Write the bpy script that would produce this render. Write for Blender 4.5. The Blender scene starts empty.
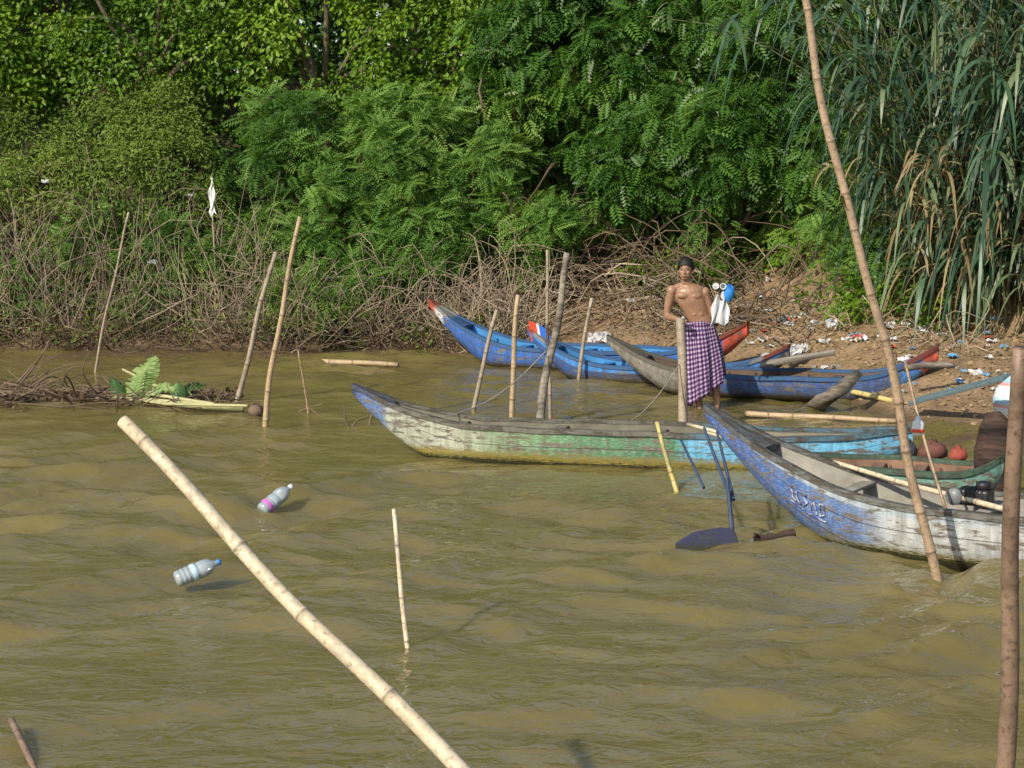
import bpy, math, random, numpy as np
from mathutils import Vector, Matrix
rng=np.random.default_rng(7); random.seed(7)
scene=bpy.context.scene
COL=scene.collection
# ------------------------------------------------------------------ camera model / site survey helper
CAMH=3.0; FPX=1911.0; TH=math.atan(247/FPX)
def survey(u,v,z=None,Y=None):
    a=(u-512)/FPX; b=(384-v)/FPX
    d=(a, math.cos(TH)+b*math.sin(TH), -math.sin(TH)+b*math.cos(TH))
    t=(z-CAMH)/d[2] if Y is None else Y/d[1]
    return np.array([d[0]*t,d[1]*t,CAMH+d[2]*t])
SUN=Vector((-.56,-.70,.62)).normalized(); SV=np.array(SUN)
# ------------------------------------------------------------------ node helpers
def newmat(name):
    m=bpy.data.materials.new(name); m.use_nodes=True
    nt=m.node_tree; nt.nodes.clear(); return m,nt
def node(nt,t,inp=None,**props):
    n=nt.nodes.new(t)
    for k,v in props.items(): setattr(n,k,v)
    if inp:
        for k,v in inp.items():
            s=n.inputs[k]
            if isinstance(v,bpy.types.NodeSocket): nt.links.new(v,s)
            else: s.default_value=v
    return n
def c4(c): return (c[0],c[1],c[2],1.0)
def ramp(nt,fac,stops,interp='LINEAR'):
    n=nt.nodes.new('ShaderNodeValToRGB'); n.color_ramp.interpolation=interp
    e=n.color_ramp.elements
    e[0].position=stops[0][0]; e[0].color=c4(stops[0][1])
    e[1].position=stops[-1][0]; e[1].color=c4(stops[-1][1])
    for p,c in stops[1:-1]:
        x=e.new(p); x.color=c4(c)
    nt.links.new(fac,n.inputs[0]); return n.outputs[0]
def framp(nt,fac,a,b):
    n=node(nt,'ShaderNodeMapRange',{0:fac,1:a,2:b,3:0.0,4:1.0}); n.clamp=True; return n.outputs[0]
def mix(nt,fac,a,b,blend='MIX'):
    n=nt.nodes.new('ShaderNodeMix'); n.data_type='RGBA'; n.blend_type=blend
    for i,v in ((0,fac),(6,a),(7,b)):
        if isinstance(v,bpy.types.NodeSocket): nt.links.new(v,n.inputs[i])
        else: n.inputs[i].default_value= v if i==0 else c4(v)
    return n.outputs[2]
def math_(nt,op,a,b=0.0):
    return node(nt,'ShaderNodeMath',{0:a,1:b},operation=op).outputs[0]
def coords(nt,which='Object',scale=(1,1,1),loc=(0,0,0)):
    tc=node(nt,'ShaderNodeTexCoord')
    return node(nt,'ShaderNodeMapping',{'Vector':tc.outputs[which],'Scale':scale,'Location':loc}).outputs[0]
def noise_t(nt,vec,scale,detail=4,rough=.55,dist=0.0):
    return node(nt,'ShaderNodeTexNoise',{'Vector':vec,'Scale':scale,'Detail':detail,'Roughness':rough,'Distortion':dist}).outputs[0]
def finish(nt,color,rough=.6,bump=None,bstr=.3,bdist=.01,spec=.5,**kw):
    p=node(nt,'ShaderNodeBsdfPrincipled')
    def st(k,v):
        if isinstance(v,bpy.types.NodeSocket): nt.links.new(v,p.inputs[k])
        else: p.inputs[k].default_value=v
    st('Base Color',color if isinstance(color,bpy.types.NodeSocket) else c4(color))
    st('Roughness',rough); st('Specular IOR Level',spec)
    for k,v in kw.items(): st(k,v)
    if bump is not None:
        b=node(nt,'ShaderNodeBump',{'Height':bump,'Strength':bstr,'Distance':bdist})
        nt.links.new(b.outputs[0],p.inputs['Normal'])
    o=node(nt,'ShaderNodeOutputMaterial'); nt.links.new(p.outputs[0],o.inputs[0]); return p
def attr(nt,name): return node(nt,'ShaderNodeAttribute',attribute_name=name).outputs['Fac']

def mat_plain(name,col,rough=.6,var=.35,scale=8,spec=.4,bstr=.3,bd=.01,stretch=(1,1,1),**kw):
    m,nt=newmat(name); v=coords(nt,'Object',stretch)
    n=noise_t(nt,v,scale,5,.6); n2=noise_t(nt,v,scale*.2,2)
    lo=[c*(1-var) for c in col]; hi=[min(1,c*(1+var)) for c in col]
    c=mix(nt,.5,ramp(nt,n,[(.3,lo),(.7,hi)]),ramp(nt,n2,[(.3,lo),(.7,hi)]))
    finish(nt,c,rough,n,bstr,bd,spec,**kw); return m
def mat_leaf(name,cols,trans=.3,rough=.45,spec=.35):
    m,nt=newmat(name)
    r=attr(nt,'rnd'); k=len(cols)
    c=ramp(nt,r,[(i/(k-1),cols[i]) for i in range(k)])
    p=node(nt,'ShaderNodeBsdfPrincipled',{'Base Color':c,'Roughness':rough,'Specular IOR Level':spec})
    tc=mix(nt,1.0,c,(1.5,1.5,.6),'MULTIPLY')
    t=node(nt,'ShaderNodeBsdfTranslucent',{'Color':tc})
    x=node(nt,'ShaderNodeMixShader',{0:trans,1:p.outputs[0],2:t.outputs[0]})
    o=node(nt,'ShaderNodeOutputMaterial'); nt.links.new(x.outputs[0],o.inputs[0]); return m
def mat_bamboo(name,a,b,dark=(.07,.045,.025)):
    m,nt=newmat(name); v=coords(nt,'Object',(1,1,1))
    n=noise_t(nt,v,6,5,.65); n2=noise_t(nt,v,45,4,.6)
    c=ramp(nt,n,[(.3,a),(.62,b)])
    c=mix(nt,framp(nt,n2,.52,.72),c,[x*.5 for x in a])
    c=mix(nt,framp(nt,noise_t(nt,v,2.3,5,.7),.54,.70),c,[x*.42 for x in b])
    c=mix(nt,attr(nt,'ring'),c,dark)
    finish(nt,c,.55,n2,.35,.004); return m
def mat_wood(name,a,b,stretch=(1,8,8)):
    m,nt=newmat(name); v=coords(nt,'Object',stretch)
    n=noise_t(nt,v,5,7,.65); n2=noise_t(nt,v,1.2,3)
    c=ramp(nt,n,[(.3,a),(.68,b)]); c=mix(nt,framp(nt,n2,.4,.7),c,[x*.5 for x in a])
    finish(nt,c,.8,n,.6,.01,.2); return m
def mat_hull(name,zones,top,topw,wood=(.23,.20,.16),chip=.52,algae=(.10,.12,.03),alg_z=.09,wh=.5,dirt=.6):
    m,nt=newmat(name)
    v=coords(nt,'Object',(1.0,3,5))
    wob=noise_t(nt,v,5,5,.7)
    t=math_(nt,'ADD',attr(nt,'ht'),math_(nt,'MULTIPLY',math_(nt,'SUBTRACT',wob,.5),.05))
    hv=math_(nt,'ADD',attr(nt,'hv'),math_(nt,'MULTIPLY',math_(nt,'SUBTRACT',wob,.5),.06))
    c=ramp(nt,t,zones,'LINEAR') if len(zones)>1 else ramp(nt,t,[(0,zones[0][1]),(1,zones[0][1])])
    if top: c=mix(nt,framp(nt,hv,topw+.02,topw-.01),c,top)
    ch=noise_t(nt,v,4.5,8,.72,.4)
    fine=noise_t(nt,v,22,6,.7)
    c=mix(nt,framp(nt,fine,.42,.66),c,mix(nt,wh,c,(.62,.62,.56)))
    woodc=ramp(nt,fine,[(.3,[x*.45 for x in wood]),(.65,wood)])
    c=mix(nt,framp(nt,ch,chip,chip+.06),c,woodc)
    g=noise_t(nt,coords(nt,'Object',(7,7,.8)),2.2,5,.7)
    c=mix(nt,math_(nt,'MULTIPLY',framp(nt,g,.42,.70),dirt),c,(.075,.06,.035))
    seam=math_(nt,'FRACT',math_(nt,'MULTIPLY',attr(nt,'hv'),3.0))
    sl=framp(nt,math_(nt,'ABSOLUTE',math_(nt,'SUBTRACT',seam,.5)),.46,.5)
    c=mix(nt,math_(nt,'MULTIPLY',sl,.7),c,(.035,.03,.02))
    z=node(nt,'ShaderNodeSeparateXYZ',{0:node(nt,'ShaderNodeNewGeometry').outputs['Position']}).outputs[2]
    zz=math_(nt,'ADD',z,math_(nt,'MULTIPLY',math_(nt,'SUBTRACT',fine,.5),.20))
    c=mix(nt,framp(nt,zz,alg_z,alg_z-.06),c,ramp(nt,ch,[(.35,algae),(.65,[algae[0]*2.0,algae[1]*1.7,algae[2]*1.8])]))
    c=mix(nt,framp(nt,zz,.03,.0),c,(.035,.035,.015))
    hgt=math_(nt,'SUBTRACT',math_(nt,'ADD',fine,math_(nt,'MULTIPLY',ch,.8)),sl)
    finish(nt,c,.62,hgt,.55,.008,.3); return m
# ------------------------------------------------------------------ mesh helpers
def empty(name,loc=(0,0,0),rot=(0,0,0)):
    o=bpy.data.objects.new(name,None); COL.objects.link(o); o.location=loc; o.rotation_euler=rot; o.empty_display_size=.2; return o
def mk(name,verts,faces,mat=None,parent=None,smooth=True,attrs=None,matidx=None):
    me=bpy.data.meshes.new(name)
    verts=np.asarray(verts,dtype=np.float64)
    if isinstance(faces,np.ndarray):
        q=faces.shape[1]; nf=len(faces)
        me.vertices.add(len(verts)); me.vertices.foreach_set('co',verts.astype(np.float32).ravel())
        me.loops.add(nf*q); me.loops.foreach_set('vertex_index',faces.astype(np.int32).ravel())
        me.polygons.add(nf); me.polygons.foreach_set('loop_start',np.arange(0,nf*q,q,dtype=np.int32))
        me.update(calc_edges=True)
    else:
        me.from_pydata([tuple(v) for v in verts],[],[tuple(f) for f in faces])
    me.validate()
    if attrs:
        for k,(dom,a) in attrs.items():
            at=me.attributes.new(k,'FLOAT',dom); at.data.foreach_set('value',np.asarray(a,dtype=np.float32).ravel())
    if mat is not None:
        for mm in (mat if isinstance(mat,(list,tuple)) else [mat]): me.materials.append(mm)
    me.polygons.foreach_set('use_smooth',np.full(len(me.polygons),smooth))
    o=bpy.data.objects.new(name,me); COL.objects.link(o)
    if parent is not None: o.parent=parent
    return o
def nrm(a): return a/np.maximum(np.linalg.norm(a,axis=-1,keepdims=True),1e-9)
def tube_batch(P,R,sides=6,R2=None):
    P=np.asarray(P,float); R=np.asarray(R,float)
    if P.ndim==2: P=P[None]; R=R[None]; R2=None if R2 is None else np.asarray(R2)[None]
    n,k,_=P.shape
    T=nrm(np.gradient(P,axis=1)); mt=nrm(T.mean(axis=1))
    ref=np.where(np.abs(mt[:,2:3])>.8,np.array([[0,1.,0]]),np.array([[0,0,1.]]))[:,None,:]
    S=nrm(np.cross(T,np.broadcast_to(ref,T.shape))); U=np.cross(S,T)
    a=np.linspace(0,2*np.pi,sides,endpoint=False)
    R2=R if R2 is None else R2
    V=P[:,:,None,:]+R[:,:,None,None]*np.cos(a)[None,None,:,None]*S[:,:,None,:]+np.asarray(R2)[:,:,None,None]*np.sin(a)[None,None,:,None]*U[:,:,None,:]
    idx=np.arange(n*k*sides).reshape(n,k,sides); nx=np.roll(idx,-1,axis=2)
    F=np.stack([idx[:,:-1],nx[:,:-1],nx[:,1:],idx[:,1:]],axis=-1).reshape(-1,4)
    return V.reshape(-1,3),F
def box(sx,sy,sz,c=(0,0,0)):
    v=[(c[0]+x*sx/2,c[1]+y*sy/2,c[2]+z*sz/2) for x in(-1,1) for y in(-1,1) for z in(-1,1)]
    f=[(0,1,3,2),(4,6,7,5),(0,4,5,1),(2,3,7,6),(0,2,6,4),(1,5,7,3)]
    return v,f
def mkbox(name,s,c,mat,parent,rot=None,bev=.006):
    v,f=box(*s); o=mk(name,v,f,mat,parent,False); o.location=c
    if rot: o.rotation_euler=rot
    b=o.modifiers.new('b','BEVEL'); b.width=bev; b.segments=2; return o
def lathe(prof,n=20):
    prof=np.array(prof); a=np.linspace(0,2*np.pi,n,endpoint=False)
    V=np.stack([prof[:,None,0]*np.cos(a),prof[:,None,0]*np.sin(a),np.repeat(prof[:,1:2],n,1)],-1).reshape(-1,3)
    idx=np.arange(len(prof)*n).reshape(len(prof),n); nx=np.roll(idx,-1,1)
    F=np.stack([idx[:-1],nx[:-1],nx[1:],idx[1:]],-1).reshape(-1,4); return V,F
def pole(name,p0,p1,r0,r1,mat,bend=.02,step=.32,wob=.006,sides=10,sub=0.0,seed=0,parent=None,ringk=1.0,stub=False):
    r=np.random.default_rng(seed+100)
    p0=np.array(p0,float); p1=np.array(p1,float)
    if sub>0:
        d=(p0-p1); p0=p0+d/np.linalg.norm(d)*sub
    L=np.linalg.norm(p1-p0); T=(p1-p0)/L
    side=nrm(np.cross(T,[0,1,0.2])); 
    nn=max(2,int(L/step)); nodes=(np.arange(nn)+.5+r.uniform(-.22,.22,nn))/nn
    ts=set(np.linspace(0,1,max(12,int(L/.12))))
    for q in nodes:
        for e in(-.02,-.008,0,.008,.02): ts.add(min(1,max(0,q+e/L)))
    ts=np.array(sorted(ts)); 
    ph=r.uniform(0,6,4)
    off=bend*L*np.sin(ts*np.pi)+wob*np.sin(ts*L*2.2+ph[0])+wob*.6*np.sin(ts*L*5+ph[1])
    for q in nodes: off=off+r.normal()*wob*.5*np.clip(ts-q,0,1)*L
    off=off-off[-1]*ts
    up=np.cross(side,T); off2=wob*np.sin(ts*L*1.7+ph[2])
    P=p0+ts[:,None]*(p1-p0)+off[:,None]*side+off2[:,None]*up
    R=r0+(r1-r0)*ts; ring=np.zeros(len(ts))
    for q in nodes:
        dd=np.abs(ts-q)*L; R=R*(1+.18*ringk*np.exp(-(dd/.010)**2)); ring=np.maximum(ring,np.exp(-(dd/.007)**2)*.75*ringk)
    P=np.vstack([P[0]-T*.001,P,P[-1]+T*.002,P[-1]+T*.0022-T*.03]); R=np.concatenate([[1e-4],R,[R[-1]*.82,R[-1]*.75]])
    P=np.vstack([P,P[-1]-T*.001]); R=np.append(R,1e-4)
    ring=np.concatenate([[0],ring,[.3,1,1]])
    V,F=tube_batch(P,R,sides)
    if stub:
        q=nodes[stub]; i=np.argmin(abs(ts-q))+1
        b0=P[i]; d=nrm(side*-1.0+T*.4)
        V2,F2=tube_batch(np.array([b0,b0+d*r0*1.5,b0+d*r0*2.0]),np.array([r0*.65,r0*.45,r0*.05]),6)
        F=np.vstack([F,F2+len(V)]); V=np.vstack([V,V2]); rr=np.concatenate([np.repeat(ring,sides),np.full(len(V2),.2)])
    else: rr=np.repeat(ring,sides)
    return mk(name,V,F,mat,parent,True,{'ring':('POINT',rr)})
# ------------------------------------------------------------------ world + sun + camera
w=bpy.data.worlds.new("World"); scene.world=w; w.use_nodes=True
nt=w.node_tree; bg=nt.nodes['Background']; sk=nt.nodes.new('ShaderNodeTexSky'); sk.sky_type='NISHITA'; sk.sun_disc=False
sk.sun_elevation=math.asin(SUN.z); sk.sun_rotation=math.atan2(SUN.x,SUN.y)%(2*math.pi)
nt.links.new(sk.outputs[0],bg.inputs[0]); bg.inputs[1].default_value=.145
l=bpy.data.lights.new('sun','SUN'); l.energy=5.0; l.angle=math.radians(.5); l.color=(1,.93,.78)
lo=bpy.data.objects.new('sun',l); COL.objects.link(lo); lo.rotation_euler=SUN.to_track_quat('Z','Y').to_euler(); lo.location=(-20,-20,30)
cam=bpy.data.cameras.new('camera'); co=bpy.data.objects.new('camera',cam); COL.objects.link(co)
cam.sensor_width=36; cam.lens=36*FPX/1024; cam.clip_end=1500; cam.clip_start=.05
co.location=(0,0,CAMH); co.rotation_euler=(math.pi/2-TH,0,0); scene.camera=co
scene.view_settings.view_transform='Standard'; scene.view_settings.look='None'; scene.view_settings.exposure=0
# ------------------------------------------------------------------ terrain
WX=[-300,-40,-12,-7.2,-4,-1.2,.2,1.2,2.2,2.9,3.6,4.0,4.3,5.1,7,10,20,60,300]
WY=[20,27,27.2,27.0,26.9,26.9,26.6,26.2,25.2,24.3,22.6,20.9,20.1,19.0,17.5,15.5,9,-10,-100]
def wline(x): return np.interp(x,WX,WY)+.10*np.sin(x*2.3)+.06*np.sin(x*5.1+1)
def hnoise(x,y): return (np.sin(x*1.3+y*.7)+np.sin(x*2.9-y*2.1+1)+.6*np.sin(x*5.3+y*4.7)+.4*np.sin(x*9.1-y*8.2+2)+.3*np.sin(x*17+y*13))/3.3
def ground(x,y):
    x=np.asarray(x,float); y=np.asarray(y,float)
    s=y-wline(x)
    s=np.where((x>3)&(s>0),s*np.interp(x,[3,4],[1,.8]),s)
    b=np.interp(x,[-8,-1.5,0,2.5,4,8],[.35,.5,1.2,2.4,4.4,3.7])
    beach=np.interp(x,[-8,-1,1,3,4],[.5,.4,.22,.16,.15])
    z=np.where(s<0,-np.minimum(-s,3.5)*.045-np.maximum(-s-3.5,0)*.13,0)
    z=np.maximum(z,-1.6)
    up=np.minimum(s,b)*beach+np.maximum(s-b,0)*.62
    up=np.minimum(up,3.9+.02*np.maximum(s-8,0))
    z=np.where(s>=0,np.minimum(up,8),z)
    return z+hnoise(x,y)*np.clip(s,0,2)*.05
def axis(a,b,st,far,growth=1.25):
    c=list(np.arange(a,b+1e-6,st)); d=st;v=b
    while v<far: d*=growth; v+=d; c.append(v)
    d=st;v=a;pre=[]
    while v>-far: d*=growth; v-=d; pre.append(v)
    return np.array(pre[::-1]+c)
def grid(xs,ys):
    X,Y=np.meshgrid(xs,ys); n,m=X.shape
    i=np.arange(n*m).reshape(n,m)
    F=np.stack([i[:-1,:-1],i[:-1,1:],i[1:,1:],i[1:,:-1]],-1).reshape(-1,4); return X,Y,F
xs=axis(-12,12,.12,600); ys=axis(16,38,.12,600)
X,Y,F=grid(xs,ys); Z=ground(X,Y)
m,nt=newmat('mud_soil'); pos=node(nt,'ShaderNodeNewGeometry').outputs['Position']
n1=noise_t(nt,pos,3,7,.65); n2=noise_t(nt,pos,18,6,.7); n3=noise_t(nt,pos,.7,3)
c=ramp(nt,n1,[(.3,(.20,.13,.07)),(.55,(.36,.24,.135)),(.75,(.45,.32,.20))])
c=mix(nt,framp(nt,n2,.54,.72),c,(.13,.085,.05))
c=mix(nt,framp(nt,n3,.5,.65),c,(.30,.21,.13))
z=node(nt,'ShaderNodeSeparateXYZ',{0:pos}).outputs[2]
c=mix(nt,framp(nt,z,.10,.015),c,mix(nt,.6,c,(.06,.045,.025)))
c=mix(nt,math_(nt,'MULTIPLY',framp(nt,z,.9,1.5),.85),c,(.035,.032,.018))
finish(nt,c,ramp(nt,z,[(0,(.35,)*3),(.15,(.85,)*3)]),math_(nt,'ADD',n1,n2),.9,.05,.3)
mk('ground',np.stack([X,Y,Z],-1).reshape(-1,3),F,m)
# ------------------------------------------------------------------ water
wr=np.random.default_rng(11)
comps=[]
for lam,amp,sp in [(3.4,.028,.30),(2.6,.025,.4),(1.9,.021,.5),(1.3,.018,.6),(1.05,.016,.7),(.8,.013,.7),(.62,.010,.8),(.5,.0078,.9),(.42,.006,1.0),(2.2,.013,1.0),(.7,.008,1.1),(.9,.010,1.0),(.33,.0042,1.2),(.27,.003,1.3)]:
    for _ in range(2):
        th=math.pi/2+.40+wr.uniform(-sp,sp); k=2*math.pi/(lam*wr.uniform(.85,1.15)); comps.append((k*math.cos(th),k*math.sin(th),amp*.92,wr.uniform(0,6.28)))
def eta(x,y):
    wx=x+.30*np.sin(y*.9+.5)+.15*np.sin(x*1.7+y*.6)+.05*np.sin(x*3.3-y*2.7); wy=y+.25*np.sin(x*.8)+.12*np.sin(y*1.9-x)+.05*np.sin(x*4.1+y*3.1+2)
    e=0
    for a,b,A,p in comps:
        s=np.sin(a*wx+b*wy+p); e=e+A*(s+.25*(s*s-.5))
    env=.72+.5*np.sin(x*.5+y*.23)*np.sin(y*.37-x*.21+1)
    return e*env*np.interp(y,[15,19,26],[1,.65,.42])
xs=axis(-8,8,.05,600); ys=axis(7,27.5,.045,600)
X,Y,F=grid(xs,ys)
inr=(np.abs(X)<14)&(Y>1)&(Y<30)
Z=np.where(inr,eta(X,Y),0)
m,nt=newmat('river_water'); pos=node(nt,'ShaderNodeNewGeometry').outputs['Position']
va=node(nt,'ShaderNodeMapping',{'Vector':pos,'Scale':(1,1.5,1),'Rotation':(0,0,.3)}).outputs[0]
h=noise_t(nt,va,5.0,3,.55,.5)
big=noise_t(nt,pos,.35,2)
c=ramp(nt,big,[(.3,(.155,.124,.040)),(.7,(.190,.152,.054))])
p=finish(nt,c,.03,h,.6,.05,.5,IOR=1.5)
p.subsurface_method='BURLEY'; p.inputs['Subsurface Weight'].default_value=.85; p.inputs['Subsurface Radius'].default_value=(1,1,.6); p.inputs['Subsurface Scale'].default_value=.22
mk('water',np.stack([X,Y,Z],-1).reshape(-1,3),F,m)
# ------------------------------------------------------------------ foliage
LEAF=np.array([[[0,0,0],[.32,.45,.04],[0,1,-.05],[-.32,.45,.04]]],float)
LEAFN=np.array([[[0,0,0],[.17,.4,.03],[0,1,-.12],[-.17,.4,.03]]],float)
def frondtpl(pairs=8,ll=.34,wd=.055):
    q=[]
    for i in range(pairs):
        y=.12+.85*i/(pairs-1); z=-.28*y*y; L=ll*(1-.65*abs(y-.4))
        for s in(-1,1):
            b=np.array([0,y,z]); d=np.array([s*.88,.45,-.18]); d/=np.linalg.norm(d); t=b+d*L; mid=b+d*L*.5
            pr=np.array([0,wd,0]); q.append([b,mid+pr*-s*1,t,mid+pr*s*1])
    return np.array(q)
FROND=frondtpl(7,.36,.06); FRONDB=frondtpl(6,.40,.085)
def rdir(n,r=rng): return nrm(r.normal(size=(n,3)))
def scatter(C,R,per,size,tpl,droop=.3,shell=2.4,upb=.45,front=0.0,off=None):
    C=np.asarray(C,float); R=np.asarray(R,float)
    if R.ndim==1: R=np.repeat(R[None],len(C),0)
    n=len(C)*per; ci=np.repeat(np.arange(len(C)),per)
    d=rdir(n); r=rng.random(n)**(1/shell)*(1+.22*rng.normal(size=n)*.5)
    p=C[ci]+d*r[:,None]*R[ci]
    N=nrm(d*.45+np.array([0,0,upb])+SV*.55+rng.normal(size=(n,3))*.5)
    D=nrm(np.cross(N,rdir(n))+d*.5+np.array([0,0,-droop])); S=nrm(np.cross(D,N)); N=np.cross(S,D)
    sz=size*(.5+.9*rng.random(n))
    q=p[:,None,None,:]+sz[:,None,None,None]*(tpl[None,:,:,0:1]*S[:,None,None,:]+tpl[None,:,:,1:2]*D[:,None,None,:]+tpl[None,:,:,2:3]*N[:,None,None,:])
    cr=rng.random(len(C))
    o=np.zeros(3) if off is None else off
    g=p+o; bigv=.5+.5*np.sin(g[:,0]*1.1+1.3*np.sin(g[:,2]*.9)+g[:,1]*.4)*np.sin(g[:,2]*1.3+.8*np.sin(g[:,0]*.7)+1)
    rn=np.clip(cr[ci]*.48+rng.random(n)*.34+bigv*.27-.06,0,1)
    return q.reshape(-1,3),np.repeat(rn,len(tpl))
def leaves(name,parts,mat,parent):
    V=np.vstack([p[0] for p in parts]); r=np.concatenate([p[1] for p in parts])
    F=np.arange(len(V)).reshape(-1,4)
    return mk(name,V,F,mat,parent,False,{'rnd':('FACE',r)})
bark=mat_plain('bark',(.15,.12,.08),.9,.5,12,.2,.8,.02,(3,3,1))
twigm=mat_plain('dry_twig_bark',(.34,.27,.19),.9,.5,3,.2)
twigd=mat_plain('dark_twig_bark',(.16,.115,.075),.9,.5,3,.2)
G_bright=mat_leaf('leaf_bright',[(.028,.070,.005),(.080,.165,.010),(.16,.275,.018),(.31,.41,.05)],.32)
G_mid=mat_leaf('leaf_mid',[(.018,.052,.010),(.048,.120,.018),(.092,.195,.028),(.20,.30,.055)],.30)
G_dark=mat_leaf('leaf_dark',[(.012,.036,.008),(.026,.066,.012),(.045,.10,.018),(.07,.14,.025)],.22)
G_feather=mat_leaf('leaf_feathery',[(.045,.11,.022),(.095,.195,.038),(.16,.28,.055),(.25,.37,.09)],.35,.6,.2)
G_olive=mat_leaf('leaf_olive',[(.07,.12,.02),(.12,.19,.032),(.18,.26,.045),(.25,.27,.08)],.3,.6,.2)
G_reed=mat_leaf('reed_leaf',[(.030,.065,.040),(.055,.115,.065),(.09,.165,.085),(.20,.24,.13)],.3,.4,.4)
G_dry=mat_leaf('dry_leaf',[(.16,.12,.06),(.26,.20,.11),(.36,.29,.16),(.24,.18,.09)],.2,.8,.1)
def branchy(base,ends,r0,fork=.45,k=7):
    P=[];R=[]; base=np.array(base,float)
    top=np.mean(ends,axis=0); fk=base+(top-base)*fork+rng.normal(size=3)*.12*np.array([1,1,.3])
    t=np.linspace(0,1,k)[:,None]
    bend=rng.normal(size=3)*.18
    P.append(base+(fk-base)*t+np.sin(t*np.pi)*bend); R.append(np.linspace(r0,r0*.6,k))
    for e in ends:
        b=rng.normal(size=3)*.25
        P.append(fk+(np.array(e)-fk)*t+np.sin(t*np.pi)*b+np.array([0,0,.2])*np.sin(t*np.pi)); R.append(np.linspace(r0*.42,r0*.07,k))
    return np.array(P),np.array(R)
def tree(name,base,crown,crad,ncl,clr,per,size,tpl,mat,r0=.14,droop=.3,fork=.4,limbs=12,upb=.45,front=.2):
    e=empty(name,(base[0],base[1],float(ground(base[0],base[1]))-.05)); off=np.array(e.location)
    d=rdir(ncl); d[:,1]=np.where(rng.random(ncl)<.65,-np.abs(d[:,1]),d[:,1])
    C=np.array(crown)+d*(.45+.55*rng.random((ncl,1))**.5)*np.array(crad)
    rr=clr*(.6+.7*rng.random((ncl,1)))*np.array([1,.9,.75])
    ends=C[:limbs]
    P,R=branchy(np.array(base+(off[2],)),ends,r0,fork)
    V,F=tube_batch(P-off,R,7); mk('trunk_and_limbs',V,F,bark,e)
    q=scatter(C-off,rr,per,size,tpl,droop,2.4,upb,front,off); leaves('foliage',[q],mat,e); return e
# deep backing mass
e=empty('background_foliage')
n=270; bx=rng.uniform(-17,17,n); by=rng.uniform(33.5,36,n); bz=rng.uniform(3.6,7.8,n)
q=scatter(np.stack([bx,by,bz],1),np.array([1.3,1.0,1.0]),190,.23,LEAF,.4,2.6)
n=170; bx=rng.uniform(-24,24,n); by=rng.uniform(38,42,n); bz=rng.uniform(3.8,9,n)
q2=scatter(np.stack([bx,by,bz],1),np.array([2.1,1.4,1.5]),130,.46,LEAF,.4,2.6)
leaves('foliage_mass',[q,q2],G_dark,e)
P=[];R=[]
for i in range(40):
    x=rng.uniform(-16,16); y=rng.uniform(32.5,36); t=np.linspace(0,1,8)[:,None]
    P.append(np.array([x,y,float(ground(x,y))-.1])+t*np.array([rng.normal()*.8,rng.normal()*.4,rng.uniform(2.5,4)])+np.sin(t*3)*rng.normal(size=3)*.3); R.append(np.linspace(.12,.05,8))
V,F=tube_batch(np.array(P),np.array(R),6); mk('stems',V,F,bark,e)
# vine covered trees
T2=[(-13.5,31.5,5.2,G_bright,.11),(-10.8,30.6,5.0,G_bright,.10),(-8.7,30.0,4.5,G_bright,.09),(-7.1,30.6,5.2,G_bright,.10),(-5.7,29.8,4.6,G_bright,.08),(-4.1,30.3,5.0,G_bright,.09),(-2.9,29.9,4.8,G_bright,.085),
    (-1.5,30.5,5.0,G_bright,.09),(-.4,30.0,4.5,G_bright,.08),(.9,30.8,5.4,G_mid,.1),(10.5,29.0,5.2,G_mid,.11),(13.5,27.5,5,G_mid,.12)]
for x,y,zc,mt,sz in T2:
    tree('vine_covered_tree',(x,y+.9),(x+rng.normal()*.2,y,zc),(1.35,1.0,2.1),36,.50,290,sz,LEAF,mt,.15,.5)
for x,y,zc,cr in [(1.5,29.0,4.6,(1.2,.9,1.8)),(2.8,28.5,4.2,(1.2,.9,1.8)),(4.1,27.7,4.3,(1.2,.9,1.9)),(2.3,30.2,6.0,(2.0,1.0,1.3)),(5.4,27.6,5.2,(1.4,.9,2.0)),(7.4,27.0,5.2,(1.5,1.1,2.3)),(9.4,26.0,5.0,(1.5,1.1,2.4)),(.4,29.2,3.9,(1.0,.8,1.3)),(3.3,27.6,2.9,(1.0,.6,.9)),(4.6,27.2,2.9,(.9,.5,.9)),(2.0,28.0,2.7,(.9,.5,.7))]:
    tree('tamarind_tree',(x,y+.8),(x,y,zc),cr,38,.40,74,.23,FRONDB,G_mid,.11,.4,.3,14,.6,.1)
for x,y,zc,rx,rz in [(-3.6,28.6,2.2,.8,1.0),(-2.7,28.0,1.7,.8,.9),(-1.9,28.3,2.3,.8,.95),(-1.2,27.9,1.4,.75,.75),(-.5,28.5,2.2,.75,1.0),(-3.2,28.9,3.0,.8,.8),(-1.6,28.9,3.1,.8,.7),(.35,28.2,1.6,.6,.6),(-2.2,27.6,.9,.8,.5),(-3.1,27.5,.7,.6,.4)]:
    tree('mimosa_shrub',(x,y+.3),(x,y,zc),(rx,.6,rz),24,.31,52,.22,FROND,G_feather,.035,.1,.15,20,.9,.1)
for x,y,zc,rx,rz in [(-8.8,28.2,1.7,.9,1.1),(-7.6,28.1,1.8,.9,1.1),(-6.7,28.3,2.0,.8,1.0),(-5.8,28.0,1.9,.8,1.0),(-4.9,28.4,2.3,.8,1.1),(-4.2,27.9,1.2,.7,.7),(-10.4,28.4,2,1,1.2),(-12.2,28.6,2,1.1,1.3),(-6.2,28.9,3.0,.8,.6),(-7.9,28.9,3.0,.9,.7),(-5.3,29,3.2,.6,.6)]:
    tree('riverside_scrub',(x,y+.2),(x,y,zc),(rx,.6,rz),30,.34,160,.075,LEAFN,G_olive,.03,.2,.12,22,.5,.3)
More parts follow.
